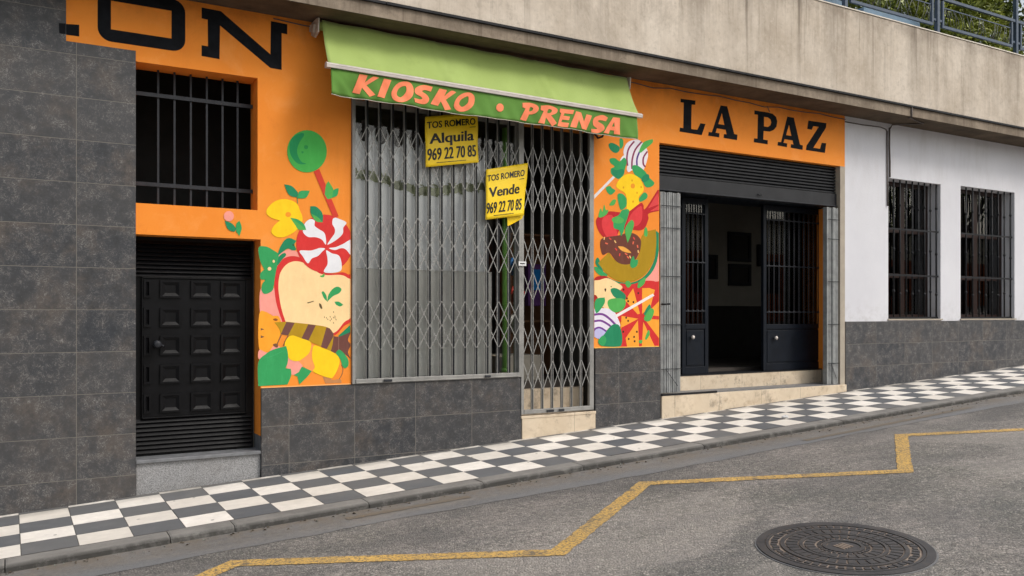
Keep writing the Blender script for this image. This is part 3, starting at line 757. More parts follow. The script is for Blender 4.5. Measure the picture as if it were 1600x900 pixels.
L_.add([(20, 640), (90, 560), (160, 518), (282, 484, 1), (299, 560), (296, 640), (276, 692, 1), (326, 698, 1), (329, 760), (295, 845, 1), (20, 860, 1)], c6, GRN)
L_.line([(70, 600), (160, 575), (250, 530)], 4, c6, (66, 170, 104))
L_.add([(430, 677, 1), (522, 718, 1), (480, 772), (405, 845, 1), (388, 770, 1), (354, 756, 1), (400, 728, 1)], c6, GRN)
# leaf clusters and quince
L_.add([(25, 430), (100, 420), (170, 455), (226, 500), (215, 600), (198, 680), (185, 760), (170, 850), (130, 885), (80, 893), (54, 850), (65, 790), (90, 757), (45, 745), (43, 690), (82, 650, 1), (40, 560)], c5, GRN)
L_.add([(220, 505), (240, 430), (290, 352), (340, 335), (405, 362, 1), (385, 400), (402, 450), (360, 457), (320, 440), (265, 475)], c5, DGR)
L_.add([(228, 525), (280, 484), (302, 505), (262, 550), (214, 610)], c5, DGR)
L_.add(circle(135, 643, 18), c5, CRM, False); L_.add(circle(177, 568, 12, 15), c5, CRM, False); L_.add(circle(374, 404, 8, 12), c5, (60, 90, 60), False)
L_.add([(104, 80), (125, 20), (200, -40), (300, -56), (400, -20), (442, 60), (467, 150), (420, 240), (340, 300), (260, 328), (190, 315), (153, 270), (180, 210), (240, 158, 1), (150, 130)], c5, YEL)
L_.add(circle(322, 98, 28, 26), c5, (244, 152, 40), False)
# peppermint swirl
L_.add(circle(688, 390, 284, 292, 40), c5, RED, False)
for q in ([(470, 268), (488, 190), (540, 145), (588, 160), (588, 210), (630, 245), (690, 290), (702, 400), (660, 350), (600, 326), (520, 322)],
          [(718, 402), (745, 350), (787, 290), (790, 240), (765, 190), (782, 130), (850, 148), (907, 180), (876, 230), (870, 290), (810, 350)],
          [(732, 436), (800, 425), (870, 395), (975, 350), (975, 520), (900, 448), (850, 437), (790, 455)],
          [(704, 458), (716, 530), (716, 600), (680, 672), (760, 684), (850, 662), (857, 580), (830, 510), (760, 487)],
          [(692, 440), (640, 434), (590, 450), (540, 460), (438, 462), (470, 520), (520, 588), (560, 540), (620, 515), (665, 470)]):
    L_.add(q, c5, WHT)
L_.add([(343, 130, 1), (420, 148), (480, 195), (503, 252, 1), (430, 250), (390, 200)], c5, GRN); L_.add([(343, 130, 1), (430, 190), (503, 252, 1), (430, 250), (390, 200)], c5, LGR)
L_.add([(545, 15, 1), (600, 18), (650, 60), (672, 110), (668, 176, 1), (600, 165), (550, 90)], c5, DGR); L_.add([(552, 90, 1), (620, 125), (668, 176, 1), (600, 165)], c5, LGR)
# lollipop, twigs
L_.add([(490, 268), (498.5, 264), (529, 338), (521, 341)], px, (212, 66, 50), False)
L_.add(circle(479.5, 236.5, 31, 33, 36), px, (72, 172, 78), False)
L_.add([(470, 208), (475, 211), (467, 224), (464, 238), (470, 252), (478, 256), (466, 256), (456, 246), (452, 232), (456, 216)], px, (36, 142, 84))
L_.add(circle(478, 230, 3.2), px, (46, 146, 76), False); L_.add(circle(472.5, 238, 1.8), px, (46, 146, 76), False)
L_.add([(444, 288, 1), (456, 291), (465.5, 301, 1), (463, 308), (451, 304)], px, DGR); L_.add([(464.5, 310, 1), (468, 299), (484, 298, 1), (478, 309)], px, GRN)
L_.line([(464, 306), (465, 318)], 1.0, px, DGR)
L_.add([(507, 304, 1), (509, 290), (513, 283, 1), (521, 297), (519, 309, 1), (512, 311)], px, LGR); L_.add([(519, 309, 1), (521, 297), (529, 294, 1), (527, 305)], px, GRN)
L_.add(circle(357.4, 337.8, 7.8, 8), px, PNK, False)
L_.add([(351, 345, 1), (362, 349), (369, 357, 1), (366, 362), (356, 358)], px, DGR); L_.add([(369, 362, 1), (369, 350), (374, 345, 1), (377.5, 356), (374, 369, 1)], px, GRN)
L_.mb.box(1.899, 2.703, -0.004, -0.0005, -0.646, -0.638, paint(250, 186, 120))
L_.mb.build('mural', B)['label'] = 'painted mural with green lollipop, halved apple and striped sweets'
# right-hand pier
c7 = lambda x, y: (920 + x / 5, 200 + y / 5)
c8 = lambda x, y: (920 + x / 5, 370 + y / 5)
Q = Mural((5.443, 6.341, -0.366, 2.5))
BRN, OLV = (108, 60, 48), (172, 136, 22)
Q.add([(155, 125), (190, 118), (240, 150), (232, 186), (200, 194), (165, 165)], c7, DGR); Q.add([(240, 85), (266, 90), (268, 140), (245, 160)], c7, GRN)
Q.add([(270, 195), (288, 130), (330, 98), (390, 94), (440, 140), (462, 200), (452, 260), (425, 330), (400, 320), (340, 330), (310, 345), (296, 320), (300, 270)], c7, (232, 226, 234))
for pts, col in (([(355, 104), (312, 160), (297, 230), (302, 295)], (136, 52, 88)), ([(412, 108), (362, 170), (338, 250), (337, 320)], (136, 52, 88)), ([(396, 185), (376, 240), (376, 295)], (86, 54, 132)), ([(457, 183), (427, 230), (425, 280), (442, 305)], (136, 52, 88))):
    Q.line(pts, 13, c7, col)
Q.add([(245, 250), (270, 215), (285, 235), (262, 262)], c7, WHT)
Q.add([(205, 358), (214, 376), (30, 566), (28, 538)], c7, (226, 222, 222), False)
Q.add([(395, 172), (430, 110), (497, 86, 1), (497, 115), (440, 165), (402, 194)], c7, LGR)
Q.add([(165, 240), (205, 236), (240, 260), (275, 232), (295, 262), (282, 320), (270, 370), (230, 398), (178, 362), (172, 320), (200, 300), (168, 272)], c7, GRN)
Q.add([(180, 320), (215, 330), (260, 320), (276, 345), (232, 396), (186, 362)], c7, DGR)
Q.add([(338, 300), (380, 294), (440, 340), (464, 380), (512, 430), (480, 462), (440, 456), (410, 400), (356, 362)], c7, GRN); Q.add([(430, 370), (465, 362), (470, 400), (430, 425), (410, 400)], c7, DGR)
Q.add([(213, 452), (240, 400), (290, 363), (350, 364), (402, 400), (427, 460), (422, 500), (390, 540), (392, 600), (350, 642), (298, 640), (296, 560), (280, 508), (240, 482)], c7, YEL)
Q.add(circle(343, 453, 17, 20), c7, (238, 152, 40), False)
for a, b in ((376, 506), (337, 410), (345, 575), (408, 462), (270, 465)): Q.add(circle(a, b, 6, 9), c7, (226, 160, 20), False)
Q.add([(133, 465), (165, 453), (180, 470), (207, 490), (172, 522), (142, 500)], c7, GRN); Q.add([(160, 602), (188, 560), (212, 566), (196, 602)], c7, LGR)
Q.add([(224, 522), (260, 514), (292, 550), (292, 610), (252, 640), (234, 600)], c7, GRN); Q.add([(393, 550), (430, 504), (457, 520), (450, 552), (400, 577)], c7, GRN)
Q.add([(55, 740), (75, 690), (150, 652), (250, 660), (300, 660), (400, 588), (425, 600), (440, 632), (536, 485, 1), (560, 480, 1), (560, 645, 1), (468, 668), (465, 710), (440, 775), (400, 800), (340, 795), (240, 800), (212, 880), (150, 882), (85, 820)], c7, (186, 36, 44))
Q.add([(108, 705), (180, 680), (202, 760), (224, 850), (160, 872), (108, 790)], c7, (220, 62, 66)); Q.add([(330, 672), (400, 610), (417, 640), (412, 720), (372, 766), (300, 762)], c7, (220, 62, 66))
Q.add([(462, 628, 1), (535, 510, 1), (552, 560, 1), (548, 595, 1)], c7, (222, 72, 72)); Q.add([(476, 650, 1), (552, 602, 1), (552, 640, 1)], c7, (222, 72, 72))
Q.add([(75, 694), (82, 650), (95, 628), (105, 655), (120, 600), (132, 640), (152, 640), (140, 672), (102, 697)], c7, LGR)
# melon, doughnut
Q.add([(560, 60, 1), (560, 420, 1), (470, 380), (430, 330), (500, 250)], c8, PNK)
Q.add([(50, 200), (75, 165), (130, 300), (250, 355), (360, 350), (450, 290), (510, 180), (525, 60), (518, -50, 1), (548, -30, 1), (550, 80), (522, 220), (462, 312), (370, 372), (260, 378), (150, 322), (80, 252)], c8, DGR)
Q.add([(40, 245), (60, 235), (110, 270), (145, 300), (120, 312), (70, 290)], c8, GRN)
Q.add([(72, 205, 1), (155, 122, 1), (210, 190), (290, 215), (350, 200), (395, 130), (405, 60), (412, 0), (440, -40, 1), (522, -58, 1), (526, 60), (506, 180), (442, 290), (350, 346), (250, 350), (150, 300)], c8, OLV)
Q.add([(432, -10), (434, -60), (446, -76), (458, -50), (455, -5)], c8, LGR)
Q.add([(88, 50), (100, 15), (150, 0), (230, -10), (300, -30), (360, -22), (400, 15), (407, 60), (390, 130), (350, 195), (290, 217), (220, 197), (160, 125), (110, 142), (92, 95)], c8, BRN)
Q.add([(226, 74, 1), (270, 78), (312, 104), (332, 127, 1), (290, 122), (250, 104)], c8, (238, 166, 72))
for i, (a, b, an) in enumerate(((137, 52, 20), (205, 38, 60), (352, 12, 60), (380, 75, 80), (385, 115, 80), (240, 140, 100), (290, 135, 30), (322, 158, 70), (212, 98, 50), (345, 48, 100), (120, 12, 100), (165, 15, 40), (305, 160, 50))):
    q = R(an); d = (math.cos(q) * 11, math.sin(q) * 11)
    Q.add(stroke([(a - d[0], b - d[1]), (a + d[0], b + d[1])], 9), c8, ((238, 110, 80), (244, 196, 120), (226, 70, 66))[i % 3], False)
Q.add([(180, 708), (230, 682), (262, 640), (312, 640), (302, 700), (280, 760), (270, 810), (250, 842), (238, 800), (195, 782), (190, 740)], c7, GRN); Q.add([(180, 708), (230, 690), (275, 720), (250, 745), (195, 740)], c7, LGR)
Q.add([(282, 790), (330, 720), (352, 750), (330, 830), (302, 897, 1)], c7, LGR); Q.add([(322, 220), (330, 175), (348, 150), (358, 180), (382, 180), (375, 225), (340, 245)], c8, GRN)
# pizza and the rest
Q.add([(230, 368), (330, 372), (430, 345), (520, 350), (570, 400), (570, 880), (190, 880), (260, 700), (200, 600), (235, 450)], c8, (208, 48, 48), True)
ORG = (250, 164, 54)
for q in ([(345, 402), (398, 600), (380, 605), (283, 497)], [(415, 402), (470, 400), (515, 415), (482, 540), (416, 602)], [(438, 612), (560, 490), (560, 620)], [(255, 618), (385, 640), (248, 712)], [(382, 652), (392, 870), (300, 870), (286, 792)], [(424, 664), (520, 870), (412, 870)], [(432, 640), (560, 648), (560, 810)]):
    Q.add(q, c8, ORG, False)
for a, b in ((297, 482), (306, 503), (347, 510), (290, 632), (306, 656), (374, 742), (352, 782), (310, 798), (356, 816), (270, 412), (385, 440), (268, 742)): Q.add(circle(a, b, 7, 9, 12), c8, (70, 42, 30), False)
Q.add([(30, 350), (60, 312), (130, 306), (152, 326, 1), (80, 345), (30, 370)], c8, (176, 34, 38)); Q.add([(30, 440), (60, 470), (100, 550), (60, 560), (30, 520)], c8, (176, 34, 38))
Q.add([(20, 352), (80, 338), (150, 325), (252, 380), (250, 412), (200, 440), (205, 490), (155, 562), (100, 542), (60, 462), (20, 440)], c8, CRM)
Q.add([(120, 408), (132, 404), (134, 416), (126, 430)], c8, (60, 40, 30)); Q.add(circle(173, 390, 6, 5, 12), c8, (150, 140, 70), False)
Q.add([(20, 590), (90, 558), (190, 578), (242, 682), (232, 706), (180, 692), (100, 762), (20, 770)], c8, (230, 224, 236))
Q.line([(20, 612), (100, 604), (160, 640), (212, 694)], 17, c8, (122, 62, 142)); Q.line([(20, 664), (90, 655), (150, 685), (182, 714)], 16, c8, (122, 62, 142))
Q.add(circle(84, 755, 50, 42), c8, (190, 186, 226), False); Q.line([(30, 745), (50, 718), (88, 710), (140, 742)], 14, c8, (112, 58, 146))
Q.add([(212, 632), (205, 610), (498, 444), (511, 460)], c8, (238, 230, 226), False)
Q.add([(168, 412), (215, 403), (282, 450), (276, 492), (200, 472)], c8, DGR); Q.add([(146, 502), (200, 480), (282, 492), (272, 560), (212, 592), (160, 562)], c8, LGR); Q.add([(42, 532), (60, 484), (122, 474, 1), (120, 522), (60, 597)], c8, GRN)
Q.add([(72, 812), (110, 772), (178, 690), (232, 690), (257, 760), (257, 830), (230, 858), (100, 852)], c8, DGR); Q.add([(72, 812), (110, 770), (135, 800), (120, 845), (95, 850)], c8, GRN)
Q.add([(428, 600), (470, 528), (482, 560), (450, 610)], c8, DGR); Q.add([(430, 630), (478, 560), (508, 580), (482, 650), (445, 660)], c8, LGR); Q.add([(438, 790), (464, 728), (474, 760), (450, 803)], c8, LGR)
Q.add([(285, 352), (310, 345), (330, 370), (308, 398), (288, 380)], c8, LGR); Q.add([(378, 390), (392, 348), (440, 318), (432, 365), (392, 400)], c8, LGR); Q.add([(390, 810), (415, 808), (412, 830), (395, 832)], c8, LGR)
Q.mb.box(5.444, 6.34, -0.005, -0.0005, -0.373, -0.364, paint(250, 196, 100))
Q.mb.build('mural', B)['label'] = 'painted mural with doughnut, melon slice, striped lollipops and pizza'

# --- storeroom window: grille in the recess
def boxbar(name, parent, x0, x1, y0, y1, z0, z1, m, bevel=0.0):
    mb = MB(); mb.box(x0, x1, y0, y1, z0, z1, m); return mb.build(name, parent, bevel)
wg = MB(); wg.box(0.8955, 0.905, 0.165, 0.195, WIN[2], WIN[3], M['black_iron']); g1 = wg.build('window_grille', B)
for u in (247, 272.5, 298, 323, 347.5, 371):
    xb = fw(u, 200, 0.18)[0]; boxbar('bar', g1, xb - 0.008, xb + 0.008, 0.172, 0.188, WIN[2] + 0.001, WIN[3] - 0.001, M['grey_iron'])
for v in (146.5, 287):
    zb = fw(230, v + 0.5, 0.16)[1]; boxbar('crossbar', g1, WIN[0] + 0.02, WIN[1] - 0.002, 0.160, 0.1715, zb - 0.016, zb + 0.016, M['grey_iron'])
# --- black panelled door with louvred strips
YD = 0.20
def dpt(x, y): return fw(205 + x / 2.144, 360 + y / 2.144, YD)
dx0, dx1 = 0.897, fw(395.5, 500, YD)[0]
dz0, dz1 = -1.185, 0.642
mb = MB(); mb.box(dx0, dx1, YD, YD + 0.05, dz0, dz1, M['black_steel']); door = mb.build('panelled_door', B)
zt, zb = dpt(100, 157)[1], dpt(200, 622)[1]
for nm, a, b in (('louvre_panel', zt, dz1 - 0.03), ('louvre_panel', dz0 + 0.02, zb)):
    mb = MB(); n = max(int((b - a) / 0.034), 2); h = (b - a) / n
    for i in range(n):
        z0 = a + i * h
        mb.prism_x([(YD - 0.002, z0), (YD - 0.026, z0 + h * 0.12), (YD - 0.022, z0 + h * 0.32), (YD - 0.006, z0 + h * 0.9), (YD - 0.002, z0 + h)], dx0 + 0.02, dx1 - 0.02, M['black_steel'])
    mb.build(nm, door)
mb = MB()
fx0, fx1 = dpt(33, 300)[0], dpt(385, 300)[0]
for a, b, c, d in ((fx0, fx0 + 0.012, zb, zt), (fx1 - 0.012, fx1, zb, zt), (fx0, fx1, zt - 0.012, zt), (fx0, fx1, zb, zb + 0.012)):
    mb.box(a, b, YD - 0.030, YD - 0.001, c, d, M['black_steel'])
mb.box(fx0 + 0.012, fx1 - 0.012, YD - 0.02, YD - 0.001, zb + 0.012, zt - 0.012, M['black_steel'])
mb.build('door_leaf', door, 0.003)
rowsz = [(165, 228), (257, 325), (350, 420), (447, 515), (545, 612)]
colsx = [(40, 65), (95, 165), (198, 270), (298, 368)]
for (r0, r1) in rowsz:
    for (q0, q1) in colsx:
        x0, x1 = dpt(q0, 400)[0], dpt(q1, 400)[0]; z1, z0 = dpt(100, r0 + 2)[1], dpt(100, r1 - 2)[1]
        mb = MB(); y = YD - 0.0205
        e, k = 0.016, 0.045
        # raised moulding round a field sunk between sloping sides
        for a, b, c, d in ((x0, x1, z1 - e, z1), (x0, x1, z0, z0 + e), (x0, x0 + e, z0 + e, z1 - e), (x1 - e, x1, z0 + e, z1 - e)):
            mb.box(a, b, y - 0.016, y, c, d, M['black_steel'])
        a, b, c, d = x0 + e, x1 - e, z0 + e, z1 - e
        k = 0.026 if b - a > 0.1 else 0.012
        p = [(a, y - 0.0155, c), (b, y - 0.0155, c), (b, y - 0.0155, d), (a, y - 0.0155, d), (a + k, y - 0.001, c + k), (b - k, y - 0.001, c + k), (b - k, y - 0.001, d - k), (a + k, y - 0.001, d - k)]
        mb.add(p, [(0, 1, 5, 4), (1, 2, 6, 5), (2, 3, 7, 6), (3, 0, 4, 7), (4, 5, 6, 7)], M['black_steel'])
        mb.build('panel', door)
hx, hz = dpt(82, 380)
mb = MB(); mb.tube([(hx, YD - 0.02, hz), (hx, YD - 0.06, hz)], 0.012, M['grey_iron']); mb.tube([(hx, YD - 0.06, hz), (hx, YD - 0.075, hz), (hx, YD - 0.105, hz), (hx, YD - 0.115, hz)], [0.02, 0.032, 0.032, 0.018], M['grey_iron'], 12)
mb.tube([(hx + 0.02, YD - 0.02, hz - 0.01), (hx + 0.05, YD - 0.07, hz - 0.015)], 0.008, M['grey_iron']); mb.build('handle', door)
mb = MB(); mb.box(0.9, 1.895, 0.02, 0.27, -1.75, -1.216, M['granite']); mb.box(0.897, 1.896, -0.006, 0.26, -1.215, -1.186, M['granite_top']); mb.build('granite_step', B, 0.004)

# --- kiosk: window front, glass, folding gates
mb = MB()
mb.box(2.712, 4.523, 0.001, 0.26, -2.0, -0.660, M['tile_mid']); mb.box(4.46, 4.523, 0.26, 0.9, -1.2, -0.45, M['marble']); mb.build('window_base', B)
mb = MB(); mb.box(4.515, 5.452, -0.025, 0.179, -1.075, -1.045, M['marble']); mb.box(4.527, 5.448, -0.02, 0.179, -1.75, -1.075, M['marble']); mb.box(4.53, 5.43, 0.18, 0.9, -1.5, -0.80, M['marble']); mb.box(4.53, 5.02, 0.40, 0.9, -0.80, -0.45, M['interior']); mb.build('kiosk_step', B, 0.004)
sw = MB()
for a, b, c, d in ((2.716, 2.756, -0.655, 1.97), (4.47, 4.51, -0.655, 1.97), (2.756, 4.47, -0.655, -0.60), (2.756, 4.47, 1.92, 1.97)): sw.box(a, b, 0.030, 0.060, c, d, M['steel'])
shopw = sw.build('shop_window', B)
mb = MB(); mb.box(2.756, 4.47, 0.040, 0.044, -0.60, 1.92, M['dusty_glass']); mb.build('pane', shopw)
def gate(x0, x1, z0, z1, n, bands, y, light_bars, stile_r):
    mb = MB(); mb.box(x0 + 0.013, x1 - 0.017, y - 0.026, y + 0.022, z0, z0 + 0.045, M['steel']); mb.box(x0 + 0.013, x1 - 0.017, y - 0.032, y - 0.0262, z0 + 0.008, z0 + 0.014, M['steel'])
    g = mb.build('folding_gate', B, 0.003)
    boxbar('stile', g, x0 - 0.02, x0 + 0.012, y - 0.02, y + 0.02, z0, z1, M['steel'], 0.003); boxbar('stile', g, x1 - 0.016, x1 + stile_r, y - 0.02, y + 0.02, z0, z1, M['steel'], 0.003)
    for a, b in ((x0 + 0.28, x0 + 0.36), (x1 - 0.42, x1 - 0.36)): boxbar('bolt', g, a, b, y - 0.05, y - 0.0325, z0 + 0.012, z0 + 0.034, M['grey_iron'], 0.003)
    st = (x1 - x0) / n
    for i in range(1, n):
        x = x0 + st * i; mb = MB()
        w = 0.0108 if not light_bars else 0.009
        mb.box(x - w - 0.002, x - w + 0.0025, y - 0.012, y + 0.012, z0 + 0.046, z1, M['steel_light' if light_bars else 'steel'])
        mb.box(x + w - 0.0025, x + w + 0.002, y - 0.012, y + 0.012, z0 + 0.046, z1, M['steel_light' if light_bars else 'black_iron'])
        mb.box(x - w + 0.0026, x + w - 0.0026, y - 0.010, y + 0.011, z0 + 0.046, z1, M['black_iron'])
        for (a, b) in bands: mb.box(x - 0.004, x + 0.004, y - 0.018, y - 0.0125, (a + b) / 2 - 0.004, (a + b) / 2 + 0.004, M['grey_iron'])
        mb.build('upright', g)
    rows_ = []
    for t in bands:                 # touching rows of crosses are one lattice
        if rows_ and abs(rows_[-1][-1][1] - t[0]) < 0.01: rows_[-1].append(t)
        else: rows_.append([t])
    for row in rows_:
        mb = MB(); lm = M['steel_light'] if light_bars else M['steel_mid']
        for i in range(n):
            a, b = x0 + st * i + 0.004, x0 + st * (i + 1) - 0.004
            for (t0, t1) in row:
                mb.strap((a, y - 0.014, t0), (b, y - 0.014, t1), 0.0072, 0.003, lm); mb.strap((a, y - 0.0175, t1), (b, y - 0.0175, t0), 0.0072, 0.003, lm)
        mb.build('lattice', g)
    return g
ga = gate(2.735, 4.505, -0.645, 1.985, 14, [(1.72, 1.47), (1.47, 1.22), (0.905, 0.658), (0.658, 0.411), (0.118, -0.112), (-0.112, -0.335)], -0.002, False, 0.012)
ga['label'] = 'wide folding lattice gate across the shop window'
gb = gate(4.535, 5.385, -1.03, 1.985, 7, [(1.71, 1.40), (1.36, 1.04), (0.777, 0.47), (0.42, 0.147), (-0.12, -0.415), (-0.495, -0.777)], -0.002, True, 0.04)
gb['label'] = 'narrow tall folding lattice gate across the kiosk doorway'
# --- LA PAZ entrance: shutter, folded gates, steps, door leaves
mb = MB(); n = 9; za, zc = 1.575, 1.93; h = (zc - za) / n
for i in range(n):
    z0 = za + i * h
    prof = [(0.14, z0), (0.075, z0 + 0.004), (0.066, z0 + h * 0.2), (0.066, z0 + h * 0.62), (0.085, z0 + h * 0.82), (0.09, z0 + h), (0.14, z0 + h)]
    mb.prism_x(prof, 6.352, 9.40, M['shutter'])
sh = mb.build('roller_shutter', B)
mb = MB(); mb.box(6.352, 9.40, 0.05, 0.13, 1.42, 1.572, M['shutter_bar']); mb.box(6.352, 9.40, 0.035, 0.14, 1.404, 1.419, M['grey_iron'])
mb.tube([(7.95, 0.05, 1.47), (7.96, 0.03, 1.455), (8.0, 0.03, 1.455), (8.01, 0.05, 1.47)], 0.006, M['black_iron']); mb.build('bottom_bar', sh, 0.004)
def stack(x0, x1, z0, z1, n):
    mb = MB(); w = (x1 - x0) / n
    for i in range(n):
        a = x0 + i * w; dy = random.uniform(-0.006, 0.012)
        mb.box(a + 0.0025, a + w - 0.0055, 0.005 + dy, 0.075, z0 + random.uniform(0, 0.01), z1 - random.uniform(0, 0.012), M['stack'])
        mb.box(a + w - 0.0052, a + w + 0.0022, 0.04, 0.07, z0, z1, M['grey_iron'])
    for z in [z0 + (z1 - z0) * q for q in (0.12, 0.34, 0.58, 0.82, 0.93)]: mb.strap((x0, -0.006, z), (x1, -0.006, z), 0.008, 0.004, M['grey_iron'])
    mb.strap((x0 + 0.06, -0.007, z0 + 0.28), (x1 - 0.06, -0.007, z0 + 0.08), 0.006, 0.003, M['grey_iron'])
    return mb.build('folded_gate', B)
stack(6.372, 6.672, -0.905, 1.385, 13)['label'] = 'zinc lattice gate folded flat beside the mural'
stack(9.165, 9.385, -0.925, 1.385, 9)['label'] = 'zinc lattice gate folded flat beside the white wall'
hk = MB(); hk.tube([(6.36, -0.02, 0.105), (6.38, -0.05, 0.105), (6.46, -0.05, 0.11)], 0.011, M['black_iron']); hk.build('gate_latch', B)
mb = MB()
mb.box(6.362, 9.500, -0.030, 0.289, -1.75, -0.93, M['marble']); mb.build('entrance_step', B, 0.005)
mb = MB(); mb.box(6.374, 9.40, -0.004, 0.288, -0.929, -0.921, M['granite_top']); mb.build('worn_shade_tread', B)  # dark sheet for the worn stone top and the shadow along its back
mb = MB(); mb.box(6.362, 7.20, -0.034, -0.0045, -0.929, -0.909, M['black_iron']); mb.build('rubber_nosing', B)
mb = MB(); mb.box(6.70, 9.40, 0.285, 0.60, -0.747, -0.737, M['black_iron']); mb.build('door_sill', B)
mb = MB(); mb.box(6.35, 9.40, 0.29, 0.66, -1.0, -0.748, M['marble']); mb.build('entrance_step', B, 0.005)
YP = 0.34
mb = MB(); mb.quad((9.4035, 0.09, -0.748), (9.4035, 0.62, -0.748), (9.4035, 0.62, 1.40), (9.4035, 0.09, 1.40), M['orange']); mb.box(6.10, 6.70, 0.43, 0.50, -0.748, 1.9, M['navy_door']); mb.box(6.10, 9.6, 0.15, 0.62, 1.41, 1.43, M['navy_door']); mb.build('entrance_reveal', B)
def leaf(u0, u1, bars, name='entrance_door', knob=None):
    x0, x1 = fw(u0, 400, YP)[0], fw(u1, 400, YP)[0]
    z0, z1, zm = -0.735, 1.40, fw((u0 + u1) / 2, 510, YP)[1]
    mb = MB(); s = 0.055
    for a, b, c, d in ((x0, x0 + s, z0, z1), (x1 - s, x1, z0, z1), (x0 + s, x1 - s, z0, z0 + 0.09), (x0 + s, x1 - s, z1 - 0.07, z1), (x0 + s, x1 - s, zm - 0.03, zm + 0.03)):
        mb.box(a, b, YP, YP + 0.045, c, d, M['navy_door'])
    o = mb.build(name, B, 0.003)
    mb = MB(); mb.box(x0 + s, x1 - s, YP + 0.012, YP + 0.032, z0 + 0.09, zm - 0.03, M['navy_door'])
    mb.box(x0 + s + 0.02, x1 - s - 0.02, YP + 0.004, YP + 0.0119, z0 + 0.11, zm - 0.05, M['navy_door']); mb.build('lower_panel', o, 0.003)
    mb = MB(); mb.box(x0 + s, x1 - s, YP + 0.026, YP + 0.032, zm + 0.03, z1 - 0.07, M['glass']); mb.build('pane', o)
    for i in range(bars):
        xb = x0 + s + (x1 - x0 - 2 * s) * (i + 0.5) / bars
        mb = MB(); mb.tube([(xb, YP + 0.006, zm + 0.028), (xb, YP + 0.006, z1 - 0.068)], 0.0075, M['grey_iron'], 6)
        for q in (0.12, 0.5, 0.88): zc = zm + (z1 - zm) * q; mb.tube([(xb, YP + 0.006, zc - 0.02), (xb, YP + 0.006, zc), (xb, YP + 0.006, zc + 0.02)], [0.008, 0.016, 0.008], M['grey_iron'], 6)
        mb.build('bar', o)
    for q in (0.12, 0.5, 0.88):
        zc = zm + (z1 - zm) * q; boxbar('crossbar', o, x0 + s, x1 - s, YP - 0.002, YP + 0.002, zc - 0.006, zc + 0.006, M['grey_iron'])
    if knob:
        kx, kz = fw(knob[0], knob[1], YP - 0.02); mb = MB()
        mb.tube([(kx, YP, kz), (kx, YP - 0.02, kz), (kx, YP - 0.035, kz), (kx, YP - 0.05, kz)], [0.01, 0.02, 0.026, 0.012], M['alu'], 12); mb.build('knob', o)
    return o
leaf(1066, 1107, 4, knob=(1082, 527))['label'] = 'narrow fixed leaf of the entrance with barred glass'
leaf(1193, 1287, 11, knob=(1212, 528))['label'] = 'wide leaf of the entrance with barred glass'
# --- barred windows of the white wall
def barred_window(W, vmid):
    x0, x1, z0, z1 = W; yf = 0.20
    fr = MB(); s = 0.06
    xm = (x0 + x1) / 2; zt_ = z0 + (z1 - z0) * 0.645
    for a, b, c, d in ((x0, x0 + s, z0, z1), (x1 - s, x1, z0, z1), (x0 + s, x1 - s, z0, z0 + s), (x0 + s, x1 - s, z1 - s, z1), (xm - 0.05, xm + 0.05, z0 + s, z1 - s)):
        fr.box(a, b, yf, yf + 0.05, c, d, M['brown_wood'])
    for a, b in ((x0 + s, xm - 0.05), (xm + 0.05, x1 - s)):
        for zz_ in (zt_, z0 + (z1 - z0) * 0.315): fr.box(a, b, yf, yf + 0.045, zz_ - 0.03, zz_ + 0.03, M['brown_wood'])
    w = fr.build('window', B, 0.004)
    mb = MB(); mb.box(x0 + s, x1 - s, yf + 0.02, yf + 0.026, z0 + s, z1 - s, M['glass']); mb.build('pane', w)
    yg = 0.045; gr = MB()
    gr.box(x0 + 0.005, x1 - 0.005, yg - 0.006, yg + 0.006, z0 + 0.004, z0 + 0.03, M['black_iron']); g = gr.build('window_grille', B)
    n = 9
    for i in range(n):
        xb = x0 + 0.04 + (x1 - x0 - 0.075) * i / (n - 1); mb = MB()
        mb.tube([(xb, yg, z0 + 0.03), (xb, yg, z1 - 0.002)], 0.011, M['black_iron'], 6)
        for q in ((0.20, 0.5, 0.80) if i % 2 else (0.18, 0.48, 0.82)):
            zc = z0 + (z1 - z0) * q; mb.tube([(xb, yg, zc - 0.025), (xb, yg, zc), (xb, yg, zc + 0.025)], [0.01, 0.019, 0.01], M['black_iron'], 6)
        mb.build('bar', g)
    for q in (0.315, 0.645):
        zc = z0 + (z1 - z0) * q; boxbar('crossbar', g, x0 + 0.003, x1 - 0.003, yg - 0.0145, yg - 0.0105, zc - 0.012, zc + 0.012, M['black_iron'])
    g['label'] = 'black wrought iron window grille'
barred_window(W1, 0); barred_window(W2, 0)

# ------------------------------------------------------------------ awning over the kiosk
AW = empty('shop_awning', 'green canvas awning reading KIOSKO PRENSA over the gated shop front', 'awning', loc=(0, 0, 0))
AW.location.z, AW.rotation_euler.y = 0.036, 0.0112          # hung a little low at its right end
ax0, ax1 = 2.335, 5.735; YT, ZT, YB, ZB = -0.17, 2.565, -0.385, 2.125
def sag(x, t): return 0.020 * math.sin(math.pi * t) + 0.008 * math.sin(x * 5.1) * math.sin(math.pi * t) + 0.004 * math.sin(x * 23 + 5 * t) * t + 0.004 * math.sin(x * 13 + 2 * t)
mb = MB(); NX, NY = 90, 12; vs, fs = [], []
for i in range(NX + 1):
    x = ax0 + 0.015 + (ax1 - ax0 - 0.03) * i / NX
    for j in range(NY + 1):
        t = j / NY; crease = 0
        for xc, a in ((3.42, 0.35), (4.55, 0.35)):
            d = (x - xc - 0.10 * t); crease += 0.010 * math.exp(-(d / 0.018) ** 2)
        vs.append((x, YT + (YB - YT) * t + sag(x, t) - crease, ZT + (ZB - ZT) * t - sag(x, t) * 0.6 + crease * 0.5))
